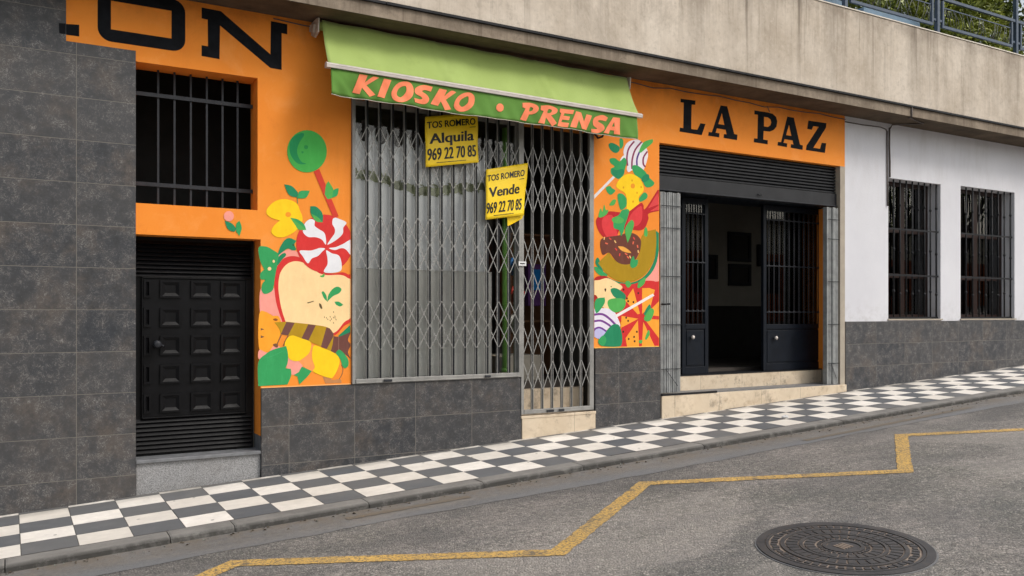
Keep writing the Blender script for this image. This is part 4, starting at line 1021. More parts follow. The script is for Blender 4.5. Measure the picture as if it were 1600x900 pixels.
for i in range(NX):
    for j in range(NY): fs.append((i * (NY + 1) + j, (i + 1) * (NY + 1) + j, (i + 1) * (NY + 1) + j + 1, i * (NY + 1) + j + 1))
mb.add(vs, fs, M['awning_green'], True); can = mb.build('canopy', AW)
sm = can.modifiers.new('thickness', 'SOLIDIFY'); sm.thickness = 0.002
mb = MB(); mb.prism_x([(YB - 0.028, ZB - 0.034), (YB - 0.032, ZB - 0.004), (YB - 0.012, ZB + 0.014), (YB + 0.014, ZB + 0.010), (YB + 0.020, ZB - 0.030)], ax0 - 0.012, ax1 + 0.012, M['alu']); mb.build('front_bar', AW, 0.003)
VT, VB_ = ZB - 0.032, 1.862
def ripple(x, z):
    t = (VT - z) / (VT - VB_)
    return YB - 0.010 + t * (0.014 * math.sin(x * 7.3 + 1.2 * t) + 0.010 * math.sin(x * 17 + 3 * t) + 0.004 * math.sin(x * 41 - 5 * t)) * (1.4 if x < 3.2 else 1.0) + 0.006 * math.exp(-((x - ax0 - 0.05 - 0.22 * t) / 0.025) ** 2)
mb = MB(); NX, NY = 200, 8; vs, fs = [], []
for i in range(NX + 1):
    x = ax0 + 0.03 + (ax1 - ax0 - 0.075) * i / NX
    for j in range(NY + 1):
        z = VT + (VB_ - VT) * j / NY; vs.append((x, ripple(x, z), z + 0.004 * math.sin(x * 3.1) * j / NY))
for i in range(NX):
    for j in range(NY): fs.append((i * (NY + 1) + j, (i + 1) * (NY + 1) + j, (i + 1) * (NY + 1) + j + 1, i * (NY + 1) + j + 1))
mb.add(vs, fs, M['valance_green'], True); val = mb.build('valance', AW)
sm = val.modifiers.new('thickness', 'SOLIDIFY'); sm.thickness = 0.0015; sm.offset = 1.0
# binding along the hem
mb = MB(); mb.tube([(ax0 + 0.03 + (ax1 - ax0 - 0.075) * i / 100, ripple(ax0 + 0.03 + (ax1 - ax0 - 0.075) * i / 100, VB_), VB_ - 0.001 + 0.004 * math.sin((ax0 + 0.03 + (ax1 - ax0 - 0.075) * i / 100) * 3.1)) for i in range(101)], 0.0035, M['bracket'], 5); mb.build('hem_binding', val)
cK = lambda x, y: (530 + x / 3.404, 100 + y / 3.404)
KL = [
 [[(92, 53, 1), (136, 60, 1), (123, 97, 1), (165, 67), (196, 73, 1), (132, 112, 1), (178, 163, 1), (148, 174, 1), (108, 124, 1), (97, 158, 1), (60, 148, 1)]],
 [[(222, 78, 1), (262, 85, 1), (228, 181, 1), (188, 172, 1)]],
 [[(300, 100), (350, 94), (375, 118), (375, 160), (350, 194), (305, 206), (272, 186), (265, 145)], [(310, 124), (338, 118), (338, 150), (312, 178), (293, 168), (294, 145)]],
 [[(398, 122), (435, 112), (482, 122, 1), (472, 147, 1), (440, 139), (424, 147), (452, 166), (464, 190), (442, 213), (382, 206, 1), (378, 184, 1), (415, 189), (424, 180), (390, 160), (384, 140)]],
 [[(518, 130, 1), (558, 138, 1), (545, 172, 1), (580, 142), (608, 150, 1), (553, 190, 1), (584, 240, 1), (548, 246, 1), (526, 198, 1), (512, 222, 1), (473, 211, 1)]],
 [[(635, 160), (680, 151), (706, 174), (702, 215), (670, 246), (625, 250), (598, 226), (605, 190)], [(645, 182), (672, 172), (672, 205), (645, 226), (627, 214), (630, 196)]],
 [circle(840, 232, 21, 22, 20)],
 [[(960, 207, 1), (1000, 206), (1040, 220), (1049, 242), (1030, 262), (998, 268, 1), (985, 302, 1), (950, 294, 1), (976, 237, 1), (960, 231, 1)], [(1003, 229), (1019, 235), (1013, 248), (998, 250)]],
 [[(1060, 221, 1), (1105, 220), (1145, 238), (1142, 260), (1112, 274, 1), (1142, 315, 1), (1118, 334, 1), (1087, 284, 1), (1076, 319, 1), (1047, 312, 1), (1076, 249, 1), (1060, 244, 1)], [(1100, 240), (1117, 246), (1110, 259), (1094, 260)]],
 [[(1160, 237, 1), (1236, 245, 1), (1229, 267, 1), (1184, 262, 1), (1178, 275, 1), (1214, 280, 1), (1207, 299, 1), (1172, 296, 1), (1168, 308, 1), (1207, 315, 1), (1199, 338, 1), (1146, 330, 1), (1166, 262, 1), (1158, 256, 1)]],
 [[(1246, 251, 1), (1272, 258, 1), (1286, 308, 1), (1300, 268, 1), (1330, 275, 1), (1304, 350, 1), (1274, 345, 1), (1258, 297, 1), (1244, 341, 1), (1211, 335, 1)]],
 [[(1352, 280), (1390, 271), (1417, 285, 1), (1408, 304, 1), (1378, 298), (1366, 304), (1394, 324), (1398, 348), (1370, 366), (1334, 362, 1), (1330, 344, 1), (1364, 343), (1342, 325), (1338, 298)]],
 [[(1444, 283, 1), (1480, 287, 1), (1483, 376, 1), (1450, 372, 1), (1450, 354, 1), (1430, 351, 1), (1420, 371, 1), (1394, 366, 1)], [(1449, 308), (1451, 334), (1438, 332)]]]
for word, what in ((KL[:6], 'coral brush-lettered word KIOSKO'), (KL[6:7], 'coral round dot'), (KL[7:], 'coral brush-lettered word PRENSA')):
    lb = bmesh.new()
    for loops in word:
        tmp = MB(); tmp.poly([trace(smooth_loop(l, 4) if len(l) < 18 and any(len(p) < 3 for p in l) and len(l) > 3 else [p[:2] for p in l], cK, YB) for l in loops], 0, M['coral'])
        vv = [lb.verts.new((v[0], v[1], v[2] + 0.0112 * v[0] - 0.036)) for v in tmp.v]
        for f in tmp.f: lb.faces.new([vv[i] for i in f])
    for k in range(1, 170):
        bmesh.ops.bisect_plane(lb, geom=lb.verts[:] + lb.edges[:] + lb.faces[:], plane_co=(ax0 + 0.02 * k, 0, 0), plane_no=(1, 0, 0))
    for k in range(1, 8):
        bmesh.ops.bisect_plane(lb, geom=lb.verts[:] + lb.edges[:] + lb.faces[:], plane_co=(0, 0, VB_ + (VT - VB_) * k / 8), plane_no=(0, 0, 1))
    for v in lb.verts: v.co.y = ripple(v.co.x, v.co.z) - 0.0035
    me = bpy.data.meshes.new('valance_lettering'); lb.to_mesh(me); lb.free(); me.materials.append(M['coral'])
    lo = bpy.data.objects.new('valance_lettering', me); COL.objects.link(lo); lo.parent = val; lo['label'] = what
mb = MB(); mb.tube([(ax0, -0.13, 2.525), (ax1, -0.13, 2.525)], 0.038, M['awning_green'], 14); mb.build('roller_tube', AW)
for s, xe in ((-1, ax0 - 0.012), (1, ax1 + 0.012)):
    mb = MB(); a, b = sorted((xe, xe + s * 0.012))
    mb.prism_x([(-0.002, 2.575), (-0.002, 2.47), (-0.10, 2.425), (-0.19, 2.45), (-0.20, 2.57), (-0.16, 2.58)], a, b, M['bracket'])
    a, b = sorted((xe + s * 0.012, xe + s * 0.03)); mb.prism_x([(-0.002, 2.56), (-0.002, 2.50), (-0.10, 2.47), (-0.13, 2.53)], a, b, M['bracket']); mb.build('end_bracket', AW, 0.003)
for s, xe in ((1, ax0 + 0.25), (-1, ax1 - 0.25)):
    mb = MB(); mb.box(xe - 0.03, xe + 0.03, -0.05, 0.0, 1.98, 2.06, M['grey_iron']); mb.tube([(xe, -0.04, 2.02), (xe + s * 0.55, -0.14, 2.06), (xe + s * 0.1, -0.36, 2.11)], 0.015, M['alu'], 8); mb.build('folding_arm', AW)
# small iron scroll under the awning's end
mb = MB(); xs_, zs_ = fw(936, 212, -0.05)
mb.tube([(xs_ - 0.06, -0.002, zs_ + 0.06), (xs_ - 0.05, -0.04, zs_ + 0.02), (xs_ - 0.02, -0.06, zs_ - 0.03), (xs_ + 0.03, -0.07, zs_ - 0.01), (xs_ + 0.05, -0.07, zs_ + 0.04)], 0.012, M['black_iron'], 8)
tag(mb.build('crank_hook'), 'black iron crank hook on the orange pier under the awning end', 'hook')

# ------------------------------------------------------------------ yellow sale notices tied to the gate
def text_mesh(body, bold):
    c = bpy.data.curves.new('notice_text', 'FONT'); c.body = body; c.offset = bold; c.resolution_u = 3
    o = bpy.data.objects.new('notice_text', c); COL.objects.link(o)
    dg = bpy.context.evaluated_depsgraph_get(); me = bpy.data.meshes.new_from_object(o.evaluated_get(dg))
    vs = [v.co.copy() for v in me.vertices]; fs = [tuple(p.vertices) for p in me.polygons]
    bpy.data.objects.remove(o); bpy.data.curves.remove(c); bpy.data.meshes.remove(me)
    return vs, fs
def notice(name, label, corners, bend, lines, y=-0.045, fold=None):
    q = [Vector((*fw(u, v, y), 0)) for u, v in corners]       # TL TR BR BL
    def P(s, t):
        p = (q[0] * (1 - s) + q[1] * s) * (1 - t) + (q[3] * (1 - s) + q[2] * s) * t
        return Vector((p.x, y - bend * math.sin(math.pi * s) + 0.006 * math.sin(7 * t + 3 * s) - 0.010 * t * t, p.y))
    mb = MB(); n = 16; vs = [P(i / n, j / n) for j in range(n + 1) for i in range(n + 1)]
    fs = [(j * (n + 1) + i, (j + 1) * (n + 1) + i, (j + 1) * (n + 1) + i + 1, j * (n + 1) + i + 1) for j in range(n) for i in range(n)]
    mb.add(vs, fs, M['sign_yellow'], True); o = mb.build(name)
    sd = o.modifiers.new('thickness', 'SOLIDIFY'); sd.thickness = 0.0015; sd.offset = -1
    tb = MB()
    for (body, s0, s1, t0, t1, bold) in lines:
        if body == '-':
            nn = 22
            for i in range(nn):
                a, b = s0 + (s1 - s0) * i / nn, s0 + (s1 - s0) * (i + 0.75) / nn
                tb.add([P(a, t0) - Vector((0, 0.0022, 0)), P(b, t0) - Vector((0, 0.0022, 0)), P(b, t1) - Vector((0, 0.0022, 0)), P(a, t1) - Vector((0, 0.0022, 0))], [(0, 3, 2, 1)], M['sign_ink'])
            continue
        v, f = text_mesh(body, 0.016 if bold < 0.03 else 0.008); xa, xb = min(p.x for p in v), max(p.x for p in v)
        cap = 0.73
        for lay, dx in enumerate((-0.5, 0, 0.5)):
            tb.add([P(s0 + (s1 - s0) * (p.x + dx * bold - xa) / (xb - xa), t1 - (t1 - t0) * p.y / cap) - Vector((0, 0.0022 + 0.00015 * lay, 0)) for p in v], f, M['sign_ink'])
    tb.build('notice_lettering', o)
    if fold:
        fb = MB(); pts = [(*fw(u, v, y + 0.012), 0) for u, v in fold]
        fb.add([(p[0], y + 0.006 + 0.008 * i % 0.02, p[1]) for i, p in enumerate(pts)], [tuple(range(len(pts)))], M['sign_yellow']); f_ = fb.build('folded_corner', o)
        sd = f_.modifiers.new('thickness', 'SOLIDIFY'); sd.thickness = 0.0015
    return tag(o, label, 'sign')
notice('letting_notice', 'yellow notice reading Alquila hanging on the gate under the awning', [(664.5, 182.5), (746, 176), (747, 254), (664.5, 261.5)], 0.012,
       [('TOS ROMERO', 0.035, 0.95, 0.10, 0.235, 0.022), ('-', 0.83, 0.95, 0.275, 0.29, 0), ('Alquila', 0.075, 0.91, 0.335, 0.545, 0.05), ('969 22 70 85', 0.03, 0.955, 0.63, 0.87, 0.06), ('-', 0.2, 0.76, 0.925, 0.94, 0)])
notice('sale_notice', 'tilted yellow notice reading Vende with a folded corner on the gate', [(760, 265), (825, 254.5), (817.5, 336.5), (758, 343.5)], 0.014,
       [('TOS ROMERO', 0.03, 0.925, 0.115, 0.24, 0.022), ('-', 0.80, 0.93, 0.285, 0.30, 0), ('Vende', 0.07, 0.82, 0.36, 0.56, 0.05), ('969 22 70 85', 0.015, 0.92, 0.66, 0.88, 0.06), ('-', 0.2, 0.72, 0.93, 0.945, 0)], y=-0.05,
       fold=[(792, 339), (817.5, 336), (817, 341), (797, 351.5), (793.5, 353)])
mb = MB(); tx, tz = fw(816, 412, -0.03); mb.box(tx - 0.045, tx + 0.045, -0.036, -0.032, tz - 0.022, tz + 0.022, M['paper']); mb.box(tx - 0.028, tx + 0.028, -0.0366, -0.0361, tz - 0.006, tz + 0.006, M['sign_ink'])
tag(mb.build('lock_tag', None, 0.004), 'small white tag on the stile between the two folding gates', 'tag')

# ------------------------------------------------------------------ things inside the kiosk
DB = empty('display_board', 'pale board standing behind the gated shop window with green trim', 'display')
yb = 0.066
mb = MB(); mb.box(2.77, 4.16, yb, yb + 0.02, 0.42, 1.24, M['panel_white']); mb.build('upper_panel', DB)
mb = MB(); mb.box(2.77, 4.22, yb + 0.004, yb + 0.024, -0.60, 0.419, M['panel_grey']); mb.build('lower_panel', DB)  # greyer than the upper panel: light falling off downward, as a board tone
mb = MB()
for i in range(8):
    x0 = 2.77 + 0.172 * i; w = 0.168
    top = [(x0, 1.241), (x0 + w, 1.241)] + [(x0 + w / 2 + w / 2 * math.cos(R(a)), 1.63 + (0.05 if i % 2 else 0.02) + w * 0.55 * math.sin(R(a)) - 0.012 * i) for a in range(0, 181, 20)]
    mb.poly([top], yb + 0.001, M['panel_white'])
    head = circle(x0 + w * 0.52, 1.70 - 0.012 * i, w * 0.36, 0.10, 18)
    mb.poly([head], yb - 0.004, M['arch_dark'])  # dark rounds laid over the pale header
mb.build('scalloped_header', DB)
mb = MB()
gp = [(2.77 + 1.38 * i / 40, 1.245 + 0.05 * math.sin((2.77 + 1.38 * i / 40) * 5) - 0.028 * i / 40) for i in range(41)]
mb.poly([stroke([(a, b + 0.012 * math.sin(a * 31)) for a, b in gp], 0.075)], yb - 0.003, M['garland'])
for k in range(90):
    x = random.uniform(2.77, 4.15); z = 1.24 + 0.05 * math.sin(x * 5) - 0.02 * (x - 2.77) + random.gauss(0, 0.035); a = random.uniform(0, 3.14); l = random.uniform(0.02, 0.045); y = yb - random.uniform(0.004, 0.014)
    dx, dz = math.cos(a) * l, math.sin(a) * l
    mb.add([(x - dx, y, z - dz), (x + dz * 0.35, y - 0.006, z - dx * 0.35), (x + dx, y, z + dz), (x - dz * 0.35, y - 0.004, z + dx * 0.35)], [(0, 1, 2, 3)], M['garland'])
mb.build('leaf_trim', DB)
mb = MB(); gx = fw(789, 400, 0.11)[0]; mb.tube([(gx, 0.11, -0.58), (gx, 0.11, 1.9)], 0.032, M['pole_green'], 12); mb.tube([(gx, 0.11, -0.60), (gx, 0.11, -0.56)], 0.04, M['pole_green'], 16)
tag(mb.build('display_pole'), 'green pole standing at the right end of the shop window', 'pole')
def ball(mb, c, rx, ry, rz_, m, n=10):
    vs, fs = [], []
    for j in range(n + 1):
        ph = math.pi * j / n
        for i in range(2 * n): th = math.pi * i / n; vs.append((c[0] + rx * math.sin(ph) * math.cos(th), c[1] + ry * math.sin(ph) * math.sin(th), c[2] + rz_ * math.cos(ph)))
    for j in range(n):
        for i in range(2 * n): fs.append((j * 2 * n + i, j * 2 * n + (i + 1) % (2 * n), (j + 1) * 2 * n + (i + 1) % (2 * n), (j + 1) * 2 * n + i))
    mb.add(vs, fs, m, True)
blue = plain('blue_toy_plastic', srgb(30, 120, 190), 0.4); redp = plain('red_toy_plastic', srgb(190, 60, 50), 0.4); skin = plain('tan_toy_vinyl', srgb(190, 130, 90), 0.5); purple = plain('purple_cardboard', srgb(90, 50, 110), 0.6)
card = plain('brown_cardboard', srgb(120, 86, 60), 0.8)
def doll(u, v, y, body, label, h=0.3):
    x, z = fw(u, v, y); mb = MB()
    mb.tube([(x, y, z - h * 0.5), (x, y, z - h * 0.3), (x, y, z), (x, y, z + h * 0.16)], [0.05, 0.06, 0.045, 0.02], body, 12); ball(mb, (x, y, z + h * 0.30), 0.045, 0.045, 0.052, skin)
    for s in (-1, 1): mb.tube([(x + s * 0.04, y, z + 0.03), (x + s * 0.085, y - 0.01, z - 0.05)], 0.014, body, 8); mb.tube([(x + s * 0.025, y, z - h * 0.48), (x + s * 0.03, y - 0.03, z - h * 0.62)], 0.018, skin, 8)
    mb.tube([(x, y, z + h * 0.46), (x, y + 0.005, z + h * 0.8)], 0.003, M['cable'], 6)
    return tag(mb.build('toy_figure'), label, 'toy', 'toys hung behind the gates')
doll(806, 408, 0.16, blue, 'blue toy figure hanging topmost behind the folding gate')
doll(808, 452, 0.16, redp, 'red toy figure hanging below the blue one behind the gate')
doll(806, 497, 0.16, plain('white_toy_vinyl', srgb(190, 190, 185), 0.5), 'white toy figure hanging lowest behind the folding gate')
mb = MB(); x, z = fw(838, 440, 0.9); mb.box(x - 0.12, x + 0.12, 0.88, 0.96, z - 0.28, z + 0.2, purple); mb.box(x - 0.09, x + 0.09, 0.874, 0.8795, z - 0.1, z + 0.14, blue); tag(mb.build('toy_box', None, 0.004), 'purple toy box with a blue window seen through the doorway gate', 'box')
mb = MB(); x, z = fw(828, 366, 1.0); mb.box(x - 0.3, x + 0.3, 0.95, 1.25, z - 0.02, z, card)
mb.box(x - 0.3, x - 0.28, 0.95, 1.25, -0.78, z - 0.021, card); mb.box(x + 0.28, x + 0.3, 0.95, 1.25, -0.78, z - 0.021, card); mb.box(x - 0.28, x + 0.28, 1.23, 1.25, -0.78, z - 0.021, card); mb.box(x - 0.28, x + 0.28, 0.95, 1.23, -0.10, -0.08, card)
tag(mb.build('shelf_unit'), 'brown shelf unit inside the kiosk doorway', 'shelf')
# ------------------------------------------------------------------ pictures on the back wall of the LA PAZ room
def picture(u0, u1, v0, v1, label):
    y = 2.388; x0, z1 = fw(u0, v0, y); x1, z0 = fw(u1, v1, y)
    z0 = fw(u0, v1, y)[1]; mb = MB(); s = 0.05
    for a, b, c, d in ((x0, x0 + s, z0, z1), (x1 - s, x1, z0, z1), (x0 + s, x1 - s, z0, z0 + s), (x0 + s, x1 - s, z1 - s, z1)): mb.box(a, b, y - 0.03, y + 0.009, c, d, M['black_iron'])
    o = mb.build('picture_frame'); mb = MB(); mb.box(x0 + s, x1 - s, y - 0.01, y + 0.008, z0 + s, z1 - s, M['interior_dark']); mb.build('picture', o)
    return tag(o, label, 'picture')
picture(1137, 1172, 362, 408, 'upper and larger of two dark frames hung one above another in the dim room')
picture(1138, 1172, 412, 446, 'lower of two dark frames hung one above another in the dim room')
picture(1106, 1120, 398, 436, 'small dark picture frame left of the stacked pair in the dim room')
picture(1183, 1194, 382, 416, 'small dark picture frame beside the barred entrance leaf')

# ------------------------------------------------------------------ cables on the white wall and under the slab
cC = lambda x, y: (1300 + x / 4.09, 180 + y / 4.09)
def wallpath(pts, y=-0.012): return [(fw(*cC(*p), y)[0], y, min(fw(*cC(*p), y)[1], ZS - 0.012)) for p in pts]
mb = MB(); mb.tube(wallpath([(352, 100), (352, 200), (354, 390), (355, 580)]), 0.009, M['cable'], 7); mb.tube(wallpath([(368, 80), (367, 200), (370, 300), (370, 396)]), 0.011, M['cable'], 7)
mb.tube(wallpath([(352, 110), (345, 90), (310, 76), (200, 62), (85, 42)]), 0.007, M['cable'], 7)
p0 = wallpath([(368, 90)])[0]; x_, z_ = fw(*cC(490, 6), -0.40)
mb.tube([p0, (p0[0] + 0.02, -0.04, ZS - 0.02), (p0[0] + 0.35, -0.28, ZS - 0.012), (x_, -0.40, ZS - 0.012), (x_ + 0.02, -0.432, ZS - 0.008), (x_ + 0.02, -0.432, 2.722)], 0.010, M['cable'], 7)
tag(mb.build('wall_cable'), 'pair of brown cables running down the white wall beside the first window', 'cable')
pts = [(2.0 + 0.25 * i, -0.012, ZS - 0.030 - 0.018 * abs(math.sin(i * 0.9)) - (0.03 if i % 7 == 3 else 0)) for i in range(31)]
mb = MB(); mb.tube(pts, 0.005, M['cable'], 6); mb.tube([(8.05, -0.012, ZS - 0.05), (8.07, -0.016, ZS - 0.09), (8.10, -0.012, ZS - 0.12)], 0.004, M['cable'], 6)
tag(mb.build('loose_wire'), 'thin loose wire sagging along the top of the orange fascia', 'wire')

# ------------------------------------------------------------------ manhole cover
mx, my = 4.32, -4.08
MH = empty('manhole_cover', 'round cast iron manhole cover with concentric ribs in the asphalt', 'manhole cover', loc=(mx, my, rz(mx, my)))
MH.rotation_euler = (math.atan(CY), -math.atan(A1), 0)
def ring(mb, r0, r1, z0, z1, m, n=96):
    vs = []
    for k in range(n):
        c, s = math.cos(2 * math.pi * k / n), math.sin(2 * math.pi * k / n)
        vs += [(r0 * c, r0 * s, z0), (r0 * c, r0 * s, z1), (r1 * c, r1 * s, z1), (r1 * c, r1 * s, z0)]
    fs = []
    for k in range(n):
        a, b = 4 * k, 4 * ((k + 1) % n)
        for q in range(3): fs.append((a + q, a + q + 1, b + q + 1, b + q)[::-1])
    mb.add(vs, fs, m)
def blocks(mb, r0, r1, n, gap, z0, z1, m, jitter=0.0):
    for k in range(n):
        a0 = 2 * math.pi * (k + gap / 2) / n; a1 = 2 * math.pi * (k + 1 - gap / 2) / n
        lo, hi = [], []
        ri, ro = r0 + random.uniform(0, jitter), r1 - random.uniform(0, jitter)
        for r_, a in ((ri, a0), (ro, a0), (ro, a1), (ri, a1)):
            lo.append((r_ * math.cos(a), r_ * math.sin(a), z0)); hi.append((r_ * math.cos(a), r_ * math.sin(a), z1))
        mb.hexa(lo + hi, m)
mb = MB(); ring(mb, 0.452, 0.5, -0.02, 0.010, M['iron_cover']); ring(mb, 0.5, 0.512, -0.02, 0.004, M['gutter']); mb.build('frame_ring', MH)
mb = MB()
vs = [(0, 0, 0.004)] + [(0.4525 * math.cos(2 * math.pi * k / 96), 0.4525 * math.sin(2 * math.pi * k / 96), 0.004) for k in range(96)]
mb.add(vs, [(0, k + 1, (k + 1) % 96 + 1) for k in range(96)], M['iron_low'])
ring(mb, 0.430, 0.447, 0.003, 0.011, M['iron_cover']); ring(mb, 0.338, 0.362, 0.003, 0.012, M['iron_cover']); ring(mb, 0.232, 0.252, 0.003, 0.012, M['iron_cover']); ring(mb, 0.098, 0.120, 0.003, 0.012, M['iron_cover'])
blocks(mb, 0.370, 0.424, 54, 0.28, 0.003, 0.010, M['iron_cover'], 0.016); blocks(mb, 0.262, 0.328, 34, 0.22, 0.003, 0.011, M['iron_cover']); blocks(mb, 0.164, 0.222, 24, 0.20, 0.003, 0.011, M['iron_cover']); blocks(mb, 0.128, 0.150, 30, 0.4, 0.003, 0.010, M['iron_cover'])
ring(mb, 0.0, 0.092, 0.003, 0.007, M['iron_cover'])
for k in range(4): mb.box(-0.045 + 0.024 * k, -0.032 + 0.024 * k, -0.04, 0.04, 0.0072, 0.011, M['iron_low'])
mb.build('cover_plate', MH)

# ------------------------------------------------------------------ terrace: railing, trough, shrubs
RL = empty('terrace_railing', 'slate blue metal railing with wire mesh panels along the concrete parapet', 'railing')
yr = -0.30
posts = [3.4, 5.3, 7.2, 9.12, 11.03, 12.95, 14.87, 16.8]
for xp in posts:
    mb = MB(); mb.box(xp - 0.026, xp + 0.026, yr - 0.026, yr + 0.026, 3.795, 5.6 if abs(xp - 12.95) < 0.01 else 4.375, M['rail_blue']); mb.build('post', RL)
for i in range(len(posts) - 1):
    a, b = posts[i] + 0.031, posts[i + 1] - 0.031
    mb = MB(); mb.box(a, b, yr - 0.018, yr + 0.018, 4.332, 4.370, M['rail_blue']); mb.build('top_rail', RL)
    mb = MB(); a2, b2 = a + 0.07, b - 0.07
    mb.box(a2, b2, yr - 0.015, yr + 0.015, 3.949, 3.985, M['rail_blue'])
    mb.box(a2, a2 + 0.035, yr - 0.018, yr + 0.018, 3.9855, 4.32, M['rail_blue']); mb.box(b2 - 0.035, b2, yr - 0.018, yr + 0.018, 3.9855, 4.32, M['rail_blue'])
    mb.box(a, a2, yr - 0.012, yr + 0.012, 4.02, 4.05, M['rail_blue']); mb.box(b2, b, yr - 0.012, yr + 0.012, 4.02, 4.05, M['rail_blue'])
    mb.box(a2 + 0.036, b2 - 0.036, yr - 0.006, yr + 0.006, 4.225, 4.238, M['rail_blue']); pf = mb.build('panel_frame', RL)
    mb = MB(); x = a2 + 0.05
    while x < b2 - 0.05:
        z0, z1 = 3.985, 4.226; dx = random.uniform(0.05, 0.14) * random.choice((-1, 1)); xe = min(max(x + dx, a2 + 0.04), b2 - 0.04); xm = (x + xe) / 2 + random.uniform(-0.03, 0.03)
        mb.tube([(x, yr, z0), (xm, yr - 0.01, (z0 + z1) / 2 + random.uniform(-0.05, 0.05)), (xe, yr, z1)], 0.0032, M['wire'], 5); x += random.uniform(0.04, 0.09)
    mb.build('wire_mesh', pf)
def trough(x0, x1, label):
    mb = MB(); y0, y1 = -0.10, 0.22; z0, z1 = 2.755, 4.05
    mb.box(x0, x1, y0, y0 + 0.03, z0, z1, M['trough_blue']); mb.box(x0, x1, y1 - 0.03, y1, z0, z1, M['trough_blue']); mb.box(x0, x0 + 0.03, y0 + 0.031, y1 - 0.031, z0, z1, M['trough_blue']); mb.box(x1 - 0.03, x1, y0 + 0.031, y1 - 0.031, z0, z1, M['trough_blue'])
    mb.box(x0 + 0.031, x1 - 0.031, y0 + 0.031, y1 - 0.031, z0, z1 - 0.06, plain('potting_soil', lin(0.03, 0.022, 0.015), 0.9))
    tag(mb.build('planter_trough', None, 0.006), label, 'planter', 'blue planter troughs')
trough(7.4, 9.35, 'pale blue planter trough behind the railing, farther from the shrubs'); trough(9.75, 10.95, 'pale blue planter trough behind the railing under the thin shrub')
def shrub(x, y, z, w, d, h, n, label, dense=1.0, lean=0):
    S = empty('terrace_shrub', label, 'shrub', 'shrubs on the terrace', (x, y, z))
    mb = MB(); tips = []
    for k in range(16):
        a = random.uniform(0, 6.28); r = random.uniform(0.2, 1.0)
        e = Vector((math.cos(a) * r * w / 2, math.sin(a) * r * d / 2, random.uniform(0.45, 0.95) * h)); s0 = Vector((e.x * 0.15, e.y * 0.15, 0.02))
        mid = s0.lerp(e, 0.5) + Vector((random.uniform(-.05, .05), random.uniform(-.05, .05), 0.08)); mb.tube([s0, mid, e], [0.018, 0.011, 0.004], M['bark'], 5); tips += [e, mid, mid.lerp(e, 0.5)]
    mb.build('stem', S)
    mb = MB(); tones = []
    clumps = [Vector((random.gauss(0, 0.30) * w, random.gauss(0, 0.28) * d, (random.random() ** 0.5) * h)) for _ in range(int(70 * dense))] + tips
    per = max(n // len(clumps), 1)
    for c in clumps:
        base = random.uniform(0.0, 0.75)
        for _ in range(per):
            p = c + Vector((random.gauss(0, 0.085), random.gauss(0, 0.085), random.gauss(0, 0.08)))
            if abs(p.x) > w * 0.56 or abs(p.y) > d * 0.6 or p.z > h * 1.08 or p.z < 0: continue
            ax = Vector((random.gauss(0, 1), random.gauss(0, 1) - 0.3, random.gauss(0.3, 0.8))).normalized(); sd = ax.cross(Vector((random.gauss(0, 1), random.gauss(0, 1), random.gauss(0, 1)))).normalized()
            l = random.uniform(0.06, 0.115); wd = l * 0.46; nn = ax.cross(sd) * (l * 0.10)
            mb.add([p, p + ax * l * 0.5 + sd * wd * 0.5 + nn, p + ax * l, p + ax * l * 0.5 - sd * wd * 0.5 + nn], [(0, 1, 2), (0, 2, 3)], M['leaf'])
            tn = min(max(base + random.uniform(-0.15, 0.25), 0), 1); tones += [tn, tn]
    mb.build('foliage', S, attr=tones)
shrub(10.75, 0.60, 2.76, 1.2, 0.7, 2.15, 4500, 'sparse yellow-green shrub behind the railing, thinnest of the three', 1.0)
shrub(12.05, 0.62, 2.76, 1.7, 0.9, 2.6, 13000, 'bushy shrub behind the railing, in the middle of the three', 1.5)
shrub(13.55, 0.72, 2.76, 2.1, 1.0, 3.0, 22000, 'tall dense dark shrub beside the high railing post', 2.0)

# ------------------------------------------------------------------ across the street: seen only mirrored in the window glass
def street_tree(x, y, h, w, label):
    z = rz(x, y) - 0.3; T = empty('street_tree', label, 'tree', 'trees across the street', (x, y, z))
    mb = MB(); mb.tube([(0, 0, 0), (0.05, 0, h * 0.25), (0, 0.08, h * 0.5), (0.1, 0, h * 0.8)], [0.2, 0.15, 0.10, 0.03], M['bark'], 10)
    tips = []
    for k in range(12):
        a = k * 2.4; e = Vector((math.cos(a) * w * 0.42, math.sin(a) * w * 0.42, h * random.uniform(0.55, 0.95))); mb.tube([(0.03, 0.03, h * random.uniform(0.3, 0.55)), e * 0.6 + Vector((0, 0, h * 0.28)), e], [0.07, 0.05, 0.015], M['bark'], 6); tips.append(e)
    mb.build('trunk', T)
    mb = MB(); tones = []
    for c in tips + [t * 0.6 + Vector((0, 0, h * 0.33)) for t in tips]:
        b = random.uniform(0, 0.7)
        for _ in range(55):
            p = c + Vector((random.gauss(0, 0.32), random.gauss(0, 0.32), random.gauss(0, 0.3))); d1 = Vector((random.gauss(0, 1), random.gauss(0, 1), random.gauss(0, 1))).normalized(); d2 = d1.orthogonal().normalized()
            l = random.uniform(0.10, 0.2); mb.add([p, p + d1 * l * .5 + d2 * l * .25, p + d1 * l, p + d1 * l * .5 - d2 * l * .25], [(0, 1, 2, 3)], M['leaf']); tones.append(min(max(b + random.uniform(-.1, .3), 0), 1))
    mb.build('crown', T, attr=tones)
street_tree(33, -15.5, 7.5, 5, 'leafy street tree across the road, mirrored in the first barred window'); street_tree(41, -17.5, 8, 5.5, 'leafy street tree across the road, mirrored in the second barred window')
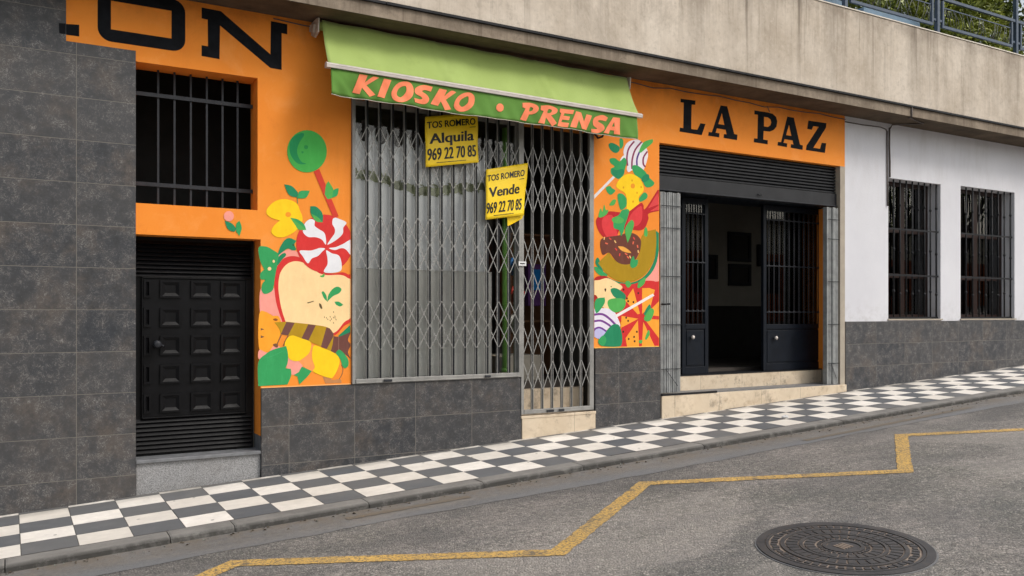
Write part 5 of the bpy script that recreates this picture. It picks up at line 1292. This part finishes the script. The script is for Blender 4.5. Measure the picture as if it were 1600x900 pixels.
HB = empty('terraced_house', 'ochre and brick house across the road, mirrored in the window glass', 'house', loc=(40, -24, rz(40, -24)))
brick = plain('red_brick_render', srgb(168, 96, 66), 0.85, 0.2, 3); ochre = plain('pale_render', srgb(214, 202, 182), 0.85, 0.12, 2)
mb = MB(); mb.box(-22, 22, -6, 0, -2, 3.0, brick); mb.box(-22, 22, -6, -0.01, 3.0, 4.6, ochre); mb.build('wall', HB)
mb = MB(); mb.box(-22.3, 22.3, -6.3, 0.3, 4.6, 4.85, M['slab']); mb.build('roof', HB)
for k in range(9):
    for zz_ in (0.9,):
        mb = MB(); mb.box(-20.6 + 5 * k, -19.4 + 5 * k, -0.02, 0.04, zz_, zz_ + 1.7, M['brown_wood']); wd_ = mb.build('window', HB)
        mb = MB(); mb.box(-20.5 + 5 * k, -19.5 + 5 * k, 0.041, 0.05, zz_ + 0.1, zz_ + 1.6, M['glass']); mb.build('pane', wd_)

# ------------------------------------------------------------------ street litter
mb = MB()
for k in range(420):
    x = random.uniform(-1.5, 13); y = -1.435 - abs(random.gauss(0, 0.06)); s = random.uniform(0.004, 0.014); a = random.uniform(0, 3.14); z = rz(x, y) + 0.006
    c_, s_ = math.cos(a) * s, math.sin(a) * s
    mb.add([(x - c_, y - s_, z), (x + s_ * .6, y - c_ * .6, z + s * .5), (x + c_, y + s_, z), (x - s_ * .6, y + c_ * .6, z + s * .7)], [(0, 1, 2), (0, 2, 3)], M['bark'] if k % 4 else M['wire'])
lt = mb.build('gutter_litter'); lt['kind'] = 'stuff'; lt['label'] = 'dry leaf crumbs and grit along the kerb'
def crumple(x, y, label):
    mb = MB(); ball(mb, (x, y, pz(x, y) + 0.016), 0.04, 0.03, 0.016, M['paper'], 6)
    mb.v = [(a + random.uniform(-.006, .006), b + random.uniform(-.006, .006), max(c + random.uniform(-.006, .006), pz(a, b))) for a, b, c in mb.v]; mb.sm = [False] * len(mb.sm)
    tag(mb.build('paper_scrap'), label, 'litter')
crumple(7.35, -0.92, 'crumpled white paper scrap on the chequered pavement below the entrance')
